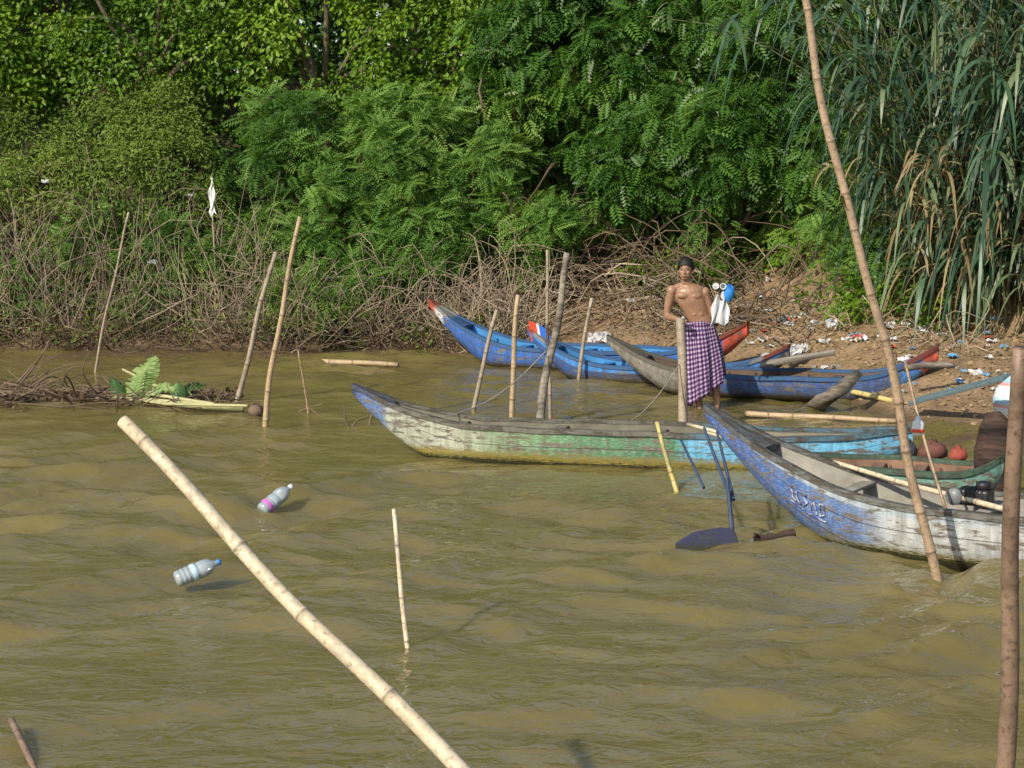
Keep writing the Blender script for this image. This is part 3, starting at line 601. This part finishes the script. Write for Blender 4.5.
i=np.arange(n*5).reshape(n,5); F=np.stack([i[:-1,:-1],i[:-1,1:],i[1:,1:],i[1:,:-1]],-1).reshape(-1,4); mk('cloth',V,F,whm,rag)
V,F=tube_batch(np.array([[0,.02,-2.3],[.02,.02,-1],[-.01,.02,0],[0,.02,.3]]),np.array([.014,.011,.008,.005]),5); mk('twig',V,F,twigm,rag)
V,F=lathe([(0,0),(.12,.0),(.17,.06),(.18,.18),(.15,.30),(.07,.36),(.05,.39),(.08,.44),(.0,.42)],18); V=V+rng.normal(size=V.shape)*.008
m,nt=newmat('striped_sack'); v=coords(nt,'Object'); zz=node(nt,'ShaderNodeSeparateXYZ',{0:v}).outputs[2]
c=ramp(nt,math_(nt,'FRACT',math_(nt,'MULTIPLY',zz,4.5)),[(0,(.55,.6,.62)),(.45,(.5,.55,.6)),(.5,(.6,.2,.15)),(.7,(.2,.45,.6)),(1,(.6,.6,.6))]); finish(nt,c,.6,noise_t(nt,v,14,5),.5,.02)
o=mk('plastic_sack',V,F,m); p=survey(1010,416,z=.12); o.location=p
skyb=mat_hull('paint_plank_skyblue',[(0,(.28,.54,.66)),(1,(.32,.58,.68))],None,.1,chip=.6,alg_z=-1,dirt=.3)
def plank(name,a,b,w,th,mat):
    a=np.array(a);b=np.array(b); d=b-a; L=np.linalg.norm(d); o_=mkbox(name,(L,w,th),tuple((a+b)/2),mat,None); o_.rotation_euler=(.4,-math.asin(d[2]/L),math.atan2(d[1],d[0])); return o_
a=survey(912,402,z=.20); b=survey(1006,377,z=.62); plank('painted_plank',a,b,.14,.035,skyb)
a=survey(760,365,z=.33); b=survey(835,352,z=.50); plank('wooden_plank',a,b,.12,.03,wood_grey)
P=np.array([survey(812,408,z=-.02),survey(825,400,Y=20.7),survey(842,388,Y=20.8),survey(858,374,Y=20.9)]); V,F=tube_batch(np.vstack([P,P[-1:]+[.01,0,0.002]]),np.array([.10,.12,.10,.055,.001]),9,np.array([.07,.08,.07,.04,.001])); V+=rng.normal(size=V.shape)*.010; mk('driftwood_stump',V,F,mat_wood('driftwood',(.08,.065,.05),(.27,.23,.18)))
e=empty('plastic_float',tuple(survey(918,427,Y=13.0)))
V,F=lathe([(0,-.06),(.035,-.055),(.042,-.02),(.042,.03),(.02,.055),(.016,.075),(0,.076)],14); mk('bottle',V,F,whm,e)
V,F=lathe([(.043,-.035),(.0445,-.034),(.0445,-.012),(.043,-.011)],14); mk('red_band',V,F,redm,e)
V,F=tube_batch(np.array([[0,0,.07],[-.03,0,.12],[-.09,0,.14]]),np.full(3,.004),5); mk('string',V,F,rope,e)
# ------------------------------------------------------------------ fallen banana plant + debris
e=empty('fallen_banana_plant'); bst=mat_plain('banana_stem',(.40,.38,.19),.6,.45,6,stretch=(1,6,6))
def mat_ban(name,a,b):
    m,nt=newmat(name); v=coords(nt,'Object',(1,1,1)); n_=noise_t(nt,v,7,6,.7); c=ramp(nt,n_,[(.3,a),(.55,b),(.72,[b[0]*1.25,b[1]*1.05,b[2]*1.6])])
    p=node(nt,'ShaderNodeBsdfPrincipled',{'Base Color':c,'Roughness':.4}); t_=node(nt,'ShaderNodeBsdfTranslucent',{'Color':c4([x*1.2 for x in b])}); x_=node(nt,'ShaderNodeMixShader',{0:.25,1:p.outputs[0],2:t_.outputs[0]}); o_=node(nt,'ShaderNodeOutputMaterial'); nt.links.new(x_.outputs[0],o_.inputs[0]); return m
mban=mat_ban('banana_leaf',(.11,.20,.05),(.27,.38,.12)); mband=mat_ban('dark_banana_leaf',(.04,.10,.03),(.08,.16,.04))
def path_tube(nm,pts,rad,mat,parent,s=9):
    V,F=tube_batch(np.array(pts),np.array(rad),s); V=V+.004*np.sin(V*31); return mk(nm,V,F,mat,parent)
path_tube('stem',[survey(108,399,z=.03),survey(150,401,z=.05),survey(200,406,z=.04),survey(243,409,z=.02),survey(244,409,z=.02)],[.02,.036,.04,.034,.002],bst,e)
path_tube('stalk_1',[survey(122,369,z=.38),survey(150,383,z=.22),survey(188,402,z=.05)],[.012,.022,.03],bst,e)
path_tube('stalk_2',[survey(118,392,z=.1),survey(165,396,z=.12),survey(215,405,z=.06)],[.012,.022,.026],bst,e)
path_tube('stalk_3',[survey(112,396,z=.02),survey(165,404,z=.08),survey(248,406,z=.08)],[.012,.020,.018],bst,e)
def bleaf(nm,a,b,w,arch,side=None,mat=mban,fold=.35):
    a=np.array(a);b=np.array(b); k=30; t=np.linspace(0,1,k); d=b-a; side=nrm(np.cross(d,[0,0,1])) if side is None else nrm(np.array(side,float)); nn_=nrm(np.cross(side,d)); VV=[]
    tears=[rng.uniform(.45,.9) if rng.random()<.30 else 1 for _ in range(k)]; tears2=[rng.uniform(.45,.9) if rng.random()<.30 else 1 for _ in range(k)]
    for i in range(k):
        p_=a+d*t[i]+np.array([0,0,arch*math.sin(math.pi*t[i])]); ww=w*math.sin(math.pi*min(1,t[i]*.80+.18))**.8
        for s_ in(-1,-.5,0,.5,1): VV.append(p_+side*ww*s_*((tears[i] if s_<0 else tears2[i]) if abs(s_)==1 else 1)-nn_*(abs(s_)**1.5)*ww*fold+nn_*.012*math.sin(i*1.9+s_*3)*abs(s_))
    i=np.arange(k*5).reshape(k,5); F=np.stack([i[:-1,:-1],i[:-1,1:],i[1:,1:],i[1:,:-1]],-1).reshape(-1,4); mk(nm,VV,F,mat,e,False)
bleaf('leaf_1',survey(128,400,z=.03),survey(156,356,Y=21.5),.17,.03,(.9,-.3,-.2),mban,.35)
bleaf('leaf_2',survey(140,402,z=.03),survey(192,395,z=.12),.09,.10,(.1,.7,.5),mban,.4)
bleaf('leaf_3',survey(165,402,z=.05),survey(206,386,Y=21.5),.08,.05,(.3,.4,.7),mband)
bleaf('leaf_4',survey(122,400,z=.03),survey(112,378,Y=21.6),.10,.03,(.8,.1,.1),mband,.3)
bleaf('leaf_5',survey(178,404,z=.05),survey(180,382,Y=21.4),.07,.03,(.8,.1,.1),mband)
bleaf('leaf_6',survey(135,402,z=.03),survey(145,372,Y=21.3),.10,.03,(.8,-.3,.3),mban,.5)
n=190; u=rng.uniform(-90,125,n); P=[];R=[]
for i in range(n):
    p0=survey(u[i],rng.normal(394,5),z=rng.uniform(0,.05)); dr=nrm(np.array([rng.normal()*1.0,rng.normal()*.5,abs(rng.normal())*.22])); L=rng.uniform(.3,1.1); t=np.linspace(0,1,6)[:,None]
    P.append(p0+dr*t*L+rng.normal(size=3)*.06*np.sin(t*3)-np.array([0,0,.1])*t*t*L); R.append(np.linspace(.009,.004,6)*rng.uniform(.7,1.8))
for i in range(30):
    p0=survey(rng.uniform(110,235),rng.normal(404,3),z=.03); dr=nrm(np.array([rng.normal(),rng.normal()*.4,abs(rng.normal())*.3])); L=rng.uniform(.2,.6); t=np.linspace(0,1,6)[:,None]
    P.append(p0+dr*t*L-np.array([0,0,.1])*t*t*L); R.append(np.linspace(.009,.004,6))
V,F=tube_batch(np.array(P),np.array(R),5); e=empty('floating_brush_debris'); mk('twigs',V,F,twigd,e)
C=np.array([survey(rng.uniform(-60,235),rng.normal(398,4),z=.03) for _ in range(80)]); q=scatter(C,np.array([.15,.12,.03]),14,.08,LEAF,0,2,1.0); leaves('leaves',[q],mat_leaf('rotting_leaf',[(.05,.03,.02),(.09,.055,.03),(.14,.09,.05)],.1),e)
V,F=lathe([(0,-.07),(.05,-.06),(.08,-.02),(.085,.02),(.06,.06),(.02,.08),(0,.08)],14); V+=rng.normal(size=V.shape)*.006; o=mk('coconut_husk',V,F,twigd); p=survey(256,411,z=.03); o.location=p
for j,(u,v,du,dv) in enumerate([(300,411,26,-8),(318,414,-20,-10),(350,430,-6,-25),(350,430,20,-14),(370,420,14,-26)]):
    a=survey(u,v,z=0); b=survey(u+du,v+dv,Y=a[1]); V,F=tube_batch(np.array([a-[0,0,.15],a,(a+b)/2+rng.normal(size=3)*.02,b]),np.array([.016,.014,.010,.005]),6); mk('snag_branch',V,F,twigd)
# ------------------------------------------------------------------ bottles
m,nt=newmat('clear_plastic')
gl=node(nt,'ShaderNodeBsdfGlossy',{'Color':(1,1,1,1),'Roughness':.12}); tr=node(nt,'ShaderNodeBsdfTransparent',{'Color':(.95,.98,1,1)})
df=node(nt,'ShaderNodeBsdfDiffuse',{'Color':(.80,.90,.95,1)})
fr=node(nt,'ShaderNodeFresnel',{'IOR':1.9}); m1=node(nt,'ShaderNodeMixShader',{0:.38,1:tr.outputs[0],2:df.outputs[0]}); m2=node(nt,'ShaderNodeMixShader',{0:fr.outputs[0],1:m1.outputs[0],2:gl.outputs[0]})
o=node(nt,'ShaderNodeOutputMaterial'); nt.links.new(m2.outputs[0],o.inputs[0]); clr=m
pink=mat_plain('pink_label',(.50,.14,.45),.5,.3); bcap=mat_plain('blue_cap',(.05,.2,.5),.4,.1); blab=mat_plain('pale_blue_label',(.45,.60,.70),.5,.2)
def bottle(u,v,az,label,tilt=.35,s=1.0,z0=.06):
    p=survey(u,v,z=z0); e=empty('plastic_bottle',tuple(p),(0,math.pi/2-tilt,az)); e.scale=(s,s,s)
    pr=[(0,-.13),(.03,-.13),(.044,-.122),(.048,-.10),(.044,-.095),(.048,-.09),(.048,-.075),(.044,-.07),(.048,-.065),(.048,-.05),(.044,-.045),(.048,-.04),(.048,.0),(.044,.005),(.048,.01),(.048,.05),(.040,.08),(.022,.10),(.014,.112),(.014,.13),(0,.13)]
    V,F=lathe(pr,22); mk('body',V,F,clr,e)
    V,F=lathe([(0,.12),(.017,.12),(.017,.142),(0,.142)],16); mk('cap',V,F,bcap if label is not pink else whm,e)
    V,F=lathe([(.0492,-.095),(.0498,-.094),(.0498,-.065),(.0492,-.064)] if label is pink else [(.0492,-.035),(.0498,-.034),(.0498,-.01),(.0492,-.009)],22); mk('label',V,F,label,e)
bottle(276,499,.75,pink,.5,1.3,.06)
pz=survey(197,572,z=0); bottle(197,571,.45,blab,.3,1.2,float(eta(pz[0],pz[1]))+.045)
# ------------------------------------------------------------------ the man
skin_m,nt=newmat('skin'); v=coords(nt,'Object'); n_=noise_t(nt,v,9,4)
finish(nt,ramp(nt,n_,[(.3,(.25,.135,.080)),(.7,(.34,.19,.118))]),.40,noise_t(nt,v,60,3),.1,.003,.5)
hair_m=mat_plain('black_hair',(.014,.012,.011),.5,.4,60,.4,.8,.01)
man=empty('standing_man',(2.12,21.2,0))
VV=[];FL=[]
def addm(V,F):
    o=sum(len(a) for a in VV); VV.append(np.asarray(V)); FL.extend([tuple(int(i)+o for i in f) for f in F])
def et(P,R,R2=None,sides=16,ref=None):
    P=np.array(P,float); R=np.array(R,float); R2=R if R2 is None else np.array(R2,float)
    k=len(P); n=(k-1)*4+1; tt=np.linspace(0,k-1,n); out=[];r1=[];r2=[]
    for q in tt:
        i=min(int(q),k-2); f=q-i; p0=P[max(i-1,0)];p1=P[i];p2=P[i+1];p3=P[min(i+2,k-1)]
        out.append(.5*((2*p1)+(-p0+p2)*f+(2*p0-5*p1+4*p2-p3)*f*f+(-p0+3*p1-3*p2+p3)*f**3)); r1.append(R[i]*(1-f)+R[i+1]*f); r2.append(R2[i]*(1-f)+R2[i+1]*f)
    out=np.array(out); r1=np.array(r1); r2=np.array(r2)
    T=nrm(np.gradient(out,axis=0)); rf=np.array([0,1.,0]) if ref is None else np.array(ref,float)
    S=nrm(np.cross(T,rf)); U=np.cross(S,T)
    outs=[out[0]-T[0]*min(r1[0],r2[0])*.6]+list(out)+[out[-1]+T[-1]*min(r1[-1],r2[-1])*.6]
    s1=[r1[0]*.45]+list(r1)+[r1[-1]*.45]; s2=[r2[0]*.45]+list(r2)+[r2[-1]*.45]
    S=np.vstack([S[:1],S,S[-1:]]);U=np.vstack([U[:1],U,U[-1:]])
    a=np.linspace(0,2*np.pi,sides,endpoint=False); V=[]
    for i in range(len(outs)):
        for q in a: V.append(outs[i]+S[i]*s1[i]*math.cos(q)+U[i]*s2[i]*math.sin(q))
    m_=len(outs); F=[]
    for i in range(m_-1):
        for j in range(sides): F.append((i*sides+j,i*sides+(j+1)%sides,(i+1)*sides+(j+1)%sides,(i+1)*sides+j))
    F.append(tuple(range(sides))[::-1]); F.append(tuple((m_-1)*sides+j for j in range(sides)))
    addm(V,F)
def ball(c,r,n=14):
    r=np.array(r if hasattr(r,'__len__') else (r,r,r),float); c=np.array(c,float); F=[]
    rows=8; V=[c-np.array([0,0,r[2]])]
    for i in range(1,rows):
        p=-math.pi/2+math.pi*i/rows
        for j in range(n): V.append(c+r*np.array([math.cos(p)*math.cos(2*math.pi*j/n),math.cos(p)*math.sin(2*math.pi*j/n),math.sin(p)]))
    V.append(c+np.array([0,0,r[2]])); top=len(V)-1
    for j in range(n): F.append((0,1+(j+1)%n,1+j))
    for i in range(rows-2):
        for j in range(n): a=1+i*n+j; b=1+i*n+(j+1)%n; F.append((a,b,b+n,a+n))
    for j in range(n): F.append((1+(rows-2)*n+j,1+(rows-2)*n+(j+1)%n,top))
    addm(V,F)
# torso
et([(0.01,.0,.80),(.0,.0,.90),(-.035,-.0,1.0),(-.075,-.0,1.10),(-.115,-.0,1.20),(-.150,0,1.29),(-.163,.005,1.345),(-.17,.0,1.385),(-.18,-.01,1.43)],
   [.145,.138,.122,.136,.158,.172,.135,.062,.054],[.10,.092,.080,.088,.098,.092,.074,.058,.055],20,ref=(0,1,0))
ball((-.222,-.066,1.258),(.072,.038,.040)); ball((-.088,-.066,1.250),(.072,.038,.040))
for zz_ in (1.05,1.115,1.175):
    for sx in(-1,1): ball((-.115-(zz_-1.2)*.38*1.0 + sx*.034 if False else -.115+(1.2-zz_)*.38+sx*.034,-.066,zz_),(.032,.022,.028))
SR=np.array([-.345,.0,1.305]); SL=np.array([.025,.0,1.285])
ball(SR,(.060,.058,.064)); ball(SL,(.060,.058,.064))
et([(-.17,0.01,1.375),(-.26,.01,1.35),SR],[.048,.042,.04]); et([(-.17,0.01,1.375),(-.07,.01,1.335),SL],[.048,.042,.04])
ER=np.array([-.395,.03,1.02]); WR=np.array([-.27,-.20,1.00])
EL=np.array([.11,.02,1.03]); WL=np.array([.135,-.17,1.215])
et([SR,(SR+ER)/2+[-.005,0,0],ER],[.054,.049,.037]); et([ER,ER*.65+WR*.35,WR],[.039,.041,.026])
et([SL,(SL+EL)/2,EL],[.054,.049,.037]); et([EL,EL*.65+WL*.35,WL],[.039,.041,.026])
def hand(wr,d,pn,curl,side=1):
    d=nrm(np.array(d,float)); pn=nrm(np.array(pn,float)-d*np.dot(pn,d)); s=np.cross(d,pn)*side
    et([wr,wr+d*.04,wr+d*.085],[.024,.036,.038],[.018,.015,.012],12,ref=pn)
    for j,(o,L) in enumerate([(.029,.072),(.010,.080),(-.009,.074),(-.027,.058)]):
        p=wr+d*.08+s*o; pts=[p]; a=curl*.3
        for kf,l_ in ((.0,.42),(1,.32),(2,.26)):
            a+=curl*(.9 if kf else .4); p=p+(d*math.cos(a)+pn*math.sin(a))*L*l_; pts.append(p)
        et(pts,[.0095,.009,.0085,.0075],None,8,ref=s)
    p=wr+d*.025+s*.03; et([p,p+(s*.75+d*.5+pn*.4)*.035,p+(s*.7+d*.9+pn*.8)*.055,p+(s*.45+d*1.0+pn*1.0)*.070],[.013,.012,.010,.008],None,8,ref=d)
hand(WR,(.35,-.9,.15),(.1,.1,-1),.75,-1)
hand(WL,(.15,-.35,.95),(-.55,-.6,-.1),.75,1)
for hx,kx,fx,ky in((-.075,-.06,-.02,-.05),(.085,.14,.175,-.03)):
    et([(hx,0,.84),(hx*.8+kx*.2,-.01,.66),(kx,ky,.44)],[.085,.075,.052],[.09,.08,.055]); et([(kx,ky,.44),(kx*.6+fx*.4,ky+.035,.30),(fx,.0,.0)],[.052,.054,.034],[.055,.06,.036])
    et([(fx,.03,-.03),(fx,-.06,-.05),(fx,-.17,-.07)],[.035,.042,.04],[.04,.032,.016],12,ref=(0,0,1))
# head
HS=1.16
HC=np.array([-.195,-.02,1.540]); R=Matrix.Rotation(-.25,3,'Z'); Rn=np.array(R)
def hl(p): return HC+HS*(Rn@np.array(p,float))
def hr_(r): return tuple(HS*x for x in r)
et([(-.18,-.005,1.39),(-.19,-.005,1.48)],[.056,.054])
ball(hl((0,.012,.022)),hr_((.070,.086,.082))); ball(hl((0,-.028,-.035)),hr_((.056,.058,.064))); ball(hl((0,-.050,-.074)),hr_((.034,.028,.022)))
for sx in(-1,1):
    ball(hl((sx*.034,-.056,-.018)),hr_((.022,.022,.018))); ball(hl((sx*.073,.008,-.012)),hr_((.010,.017,.028)))
et([hl((0,-.078,.010)),hl((0,-.090,-.012)),hl((0,-.100,-.027))],[.008,.011,.015],None,10,ref=(1,0,0))
ball(hl((0,-.084,-.052)),hr_((.022,.008,.006))); ball(hl((0,-.083,-.061)),hr_((.018,.008,.006)))
body=mk('body',np.vstack(VV),FL,skin_m,man,True)
r_=body.modifiers.new('r','REMESH'); r_.mode='VOXEL'; r_.voxel_size=.0052; r_.use_smooth_shade=True
s_=body.modifiers.new('s','SMOOTH'); s_.factor=.5; s_.iterations=4
def small(nm,c,r,mat):
    global VV,FL
    sv,sf=VV,FL; VV=[];FL=[]; ball(c,r); o=mk(nm,np.vstack(VV),FL,mat,man,True); VV,FL=sv,sf; return o
eyew=mat_plain('eye_white',(.45,.42,.38),.3,.05); dk=mat_plain('eye_dark',(.012,.01,.01),.3,.1); lip=mat_plain('lips',(.20,.085,.065),.5,.2)
for sx,nm in((-1,'right'),(1,'left')):
    small('eye_'+nm,hl((sx*.030,-.077,.002)),(.011,.006,.005),eyew); small('iris_'+nm,hl((sx*.030,-.081,.002)),(.006,.003,.005),dk)
    small('eyebrow_'+nm,hl((sx*.031,-.080,.019)),(.017,.004,.0035),hair_m)
small('lips',hl((0,-.090,-.056)),(.020,.004,.006),lip)
for sx,nm in((-1,'right'),(1,'left')): small('nipple_'+nm,(-.155+sx*.075,-.102,1.235),(.008,.003,.008),lip)
n1,n2=40,20; V=[]
hr=np.random.default_rng(3)
for i in range(n2+1):
    p=math.pi/2*(1-i/n2*1.32)
    for j in range(n1):
        a=2*math.pi*j/n1; fr=max(0,-math.sin(a)); lim=.42*fr**1.0; q=max(p,-.42+lim*1.75+.10*math.sin(j*2.7)*fr)
        rr=np.array([.080,.097,.100])*(1+hr.normal()*.028)
        V.append(hl(np.array([0,.012,.022])+rr*np.array([math.cos(q)*math.cos(a),math.cos(q)*math.sin(a),math.sin(q) if i else 1.0])))
i=np.arange((n2+1)*n1).reshape(n2+1,n1); nx=np.roll(i,-1,1); F=np.stack([i[:-1],nx[:-1],nx[1:],i[1:]],-1).reshape(-1,4)
V=np.array(V); V[:n1]=V[:n1].mean(axis=0)
mk('hair',V,F,hair_m,man,True)
# sarong
m,nt=newmat('checked_cloth'); uu=attr(nt,'cu'); v2=attr(nt,'cv')
def sq(x,k): return math_(nt,'GREATER_THAN',math_(nt,'FRACT',math_(nt,'MULTIPLY',x,k)),.45)
s2=math_(nt,'MULTIPLY',math_(nt,'ADD',sq(uu,30),sq(v2,17)),.5)
c=ramp(nt,s2,[(0,(.42,.39,.46)),(.5,(.16,.085,.19)),(1,(.05,.014,.06))]); finish(nt,c,.85,noise_t(nt,coords(nt),80,3),.3,.003,.1); chk=m
na,nz=96,26; V=[];cu=[];cv=[]
for i in range(nz+1):
    f=i/nz
    for j in range(na):
        a=2*math.pi*j/na; hem=.19+.18*math.cos(a-.2)+.03*math.sin(a*2)
        z_=.955+(hem-.955)*f; cx=.0+(.045)*f-.03*(1-f)**2; fold=(.006+.028*f)*math.sin(a*7+1.5*math.sin(a*2)+f*1.2)+(.014*f)*math.sin(a*13+f*2)
        rx=.150+.05*math.sin(f*1.6)-.015*f; ry=.106+.055*math.sin(f*1.9)
        V.append((cx+(rx+fold)*math.cos(a),(ry+fold)*math.sin(a)-.005,z_)); cu.append(j/na); cv.append(f)
i=np.arange((nz+1)*na).reshape(nz+1,na); nx=np.roll(i,-1,1); F=np.stack([i[:-1],nx[:-1],nx[1:],i[1:]],-1).reshape(-1,4)
o=mk('sarong',V,F,chk,man,True,{'cu':('POINT',cu),'cv':('POINT',cv)}); so=o.modifiers.new('s','SOLIDIFY'); so.thickness=.006
a=np.linspace(0,2*np.pi,40); P=np.stack([-.028+.153*np.cos(a),-.005+.108*np.sin(a),np.full(40,.95)+.008*np.sin(a*3)],1); V,F=tube_batch(P,np.full(40,.017)+.003*np.sin(a*7),8); mk('waist_roll',V,F,chk,man,True,{'cu':('POINT',np.repeat(a/6.28,8)),'cv':('POINT',np.tile(np.linspace(0,.2,8),40))})
HL=WL+np.array([.0,-.06,.09])
n=12; V=[]
for i in range(n):
    f=i/(n-1)
    for j in range(9): V.append((HL[0]+.035+(j-4)*.019*(.5+1.0*f**.6)+.015*math.sin(i*.9+j),HL[1]+.03*math.sin(j*1.7+i*.4),HL[2]+.02-.38*f-.03*math.sin(j*1.3+1)))
i=np.arange(n*9).reshape(n,9); F=np.stack([i[:-1,:-1],i[:-1,1:],i[1:,1:],i[1:,:-1]],-1).reshape(-1,4)
o=mk('held_shirt',V,F,mat_plain('pale_cloth',(.52,.52,.54),.85,.25),man); so=o.modifiers.new('s','SOLIDIFY'); so.thickness=.006; ss_=o.modifiers.new('u','SUBSURF'); ss_.render_levels=1
for j,(dx,dz,mt,rx) in enumerate([(-.02,.06,whm,1.2),(.06,.07,whm,1.5)]):
    V,F=lathe([(0,-.05),(.028,-.05),(.034,.04),(.037,.042),(.030,.042),(.025,-.04),(0,-.04)],18); o=mk('white_cup_%d'%(j+1),V,F,mt,man); o.location=HL+np.array([dx,-.02,dz]); o.rotation_euler=(rx,.3*j,0)
V,F=lathe([(0,-.10),(.03,-.09),(.056,-.03),(.062,.03),(.045,.07),(.02,.09),(0,.09)],16); V+=np.random.default_rng(1).normal(size=V.shape)*.008; o=mk('blue_cloth',V,F,mat_plain('bright_blue_cloth',(.03,.22,.62),.7,.3),man); o.location=HL+np.array([.125,0,.0])
V,F=lathe([(0,-.04),(.02,-.04),(.022,.02),(.01,.035),(0,.036)],14); o=mk('white_bottle',V,F,whm,man); o.location=WR+np.array([.025,-.09,.01]); o.rotation_euler=(.3,.2,0)
print('polys',sum(len(o.data.polygons) for o in bpy.data.objects if o.type=='MESH'))
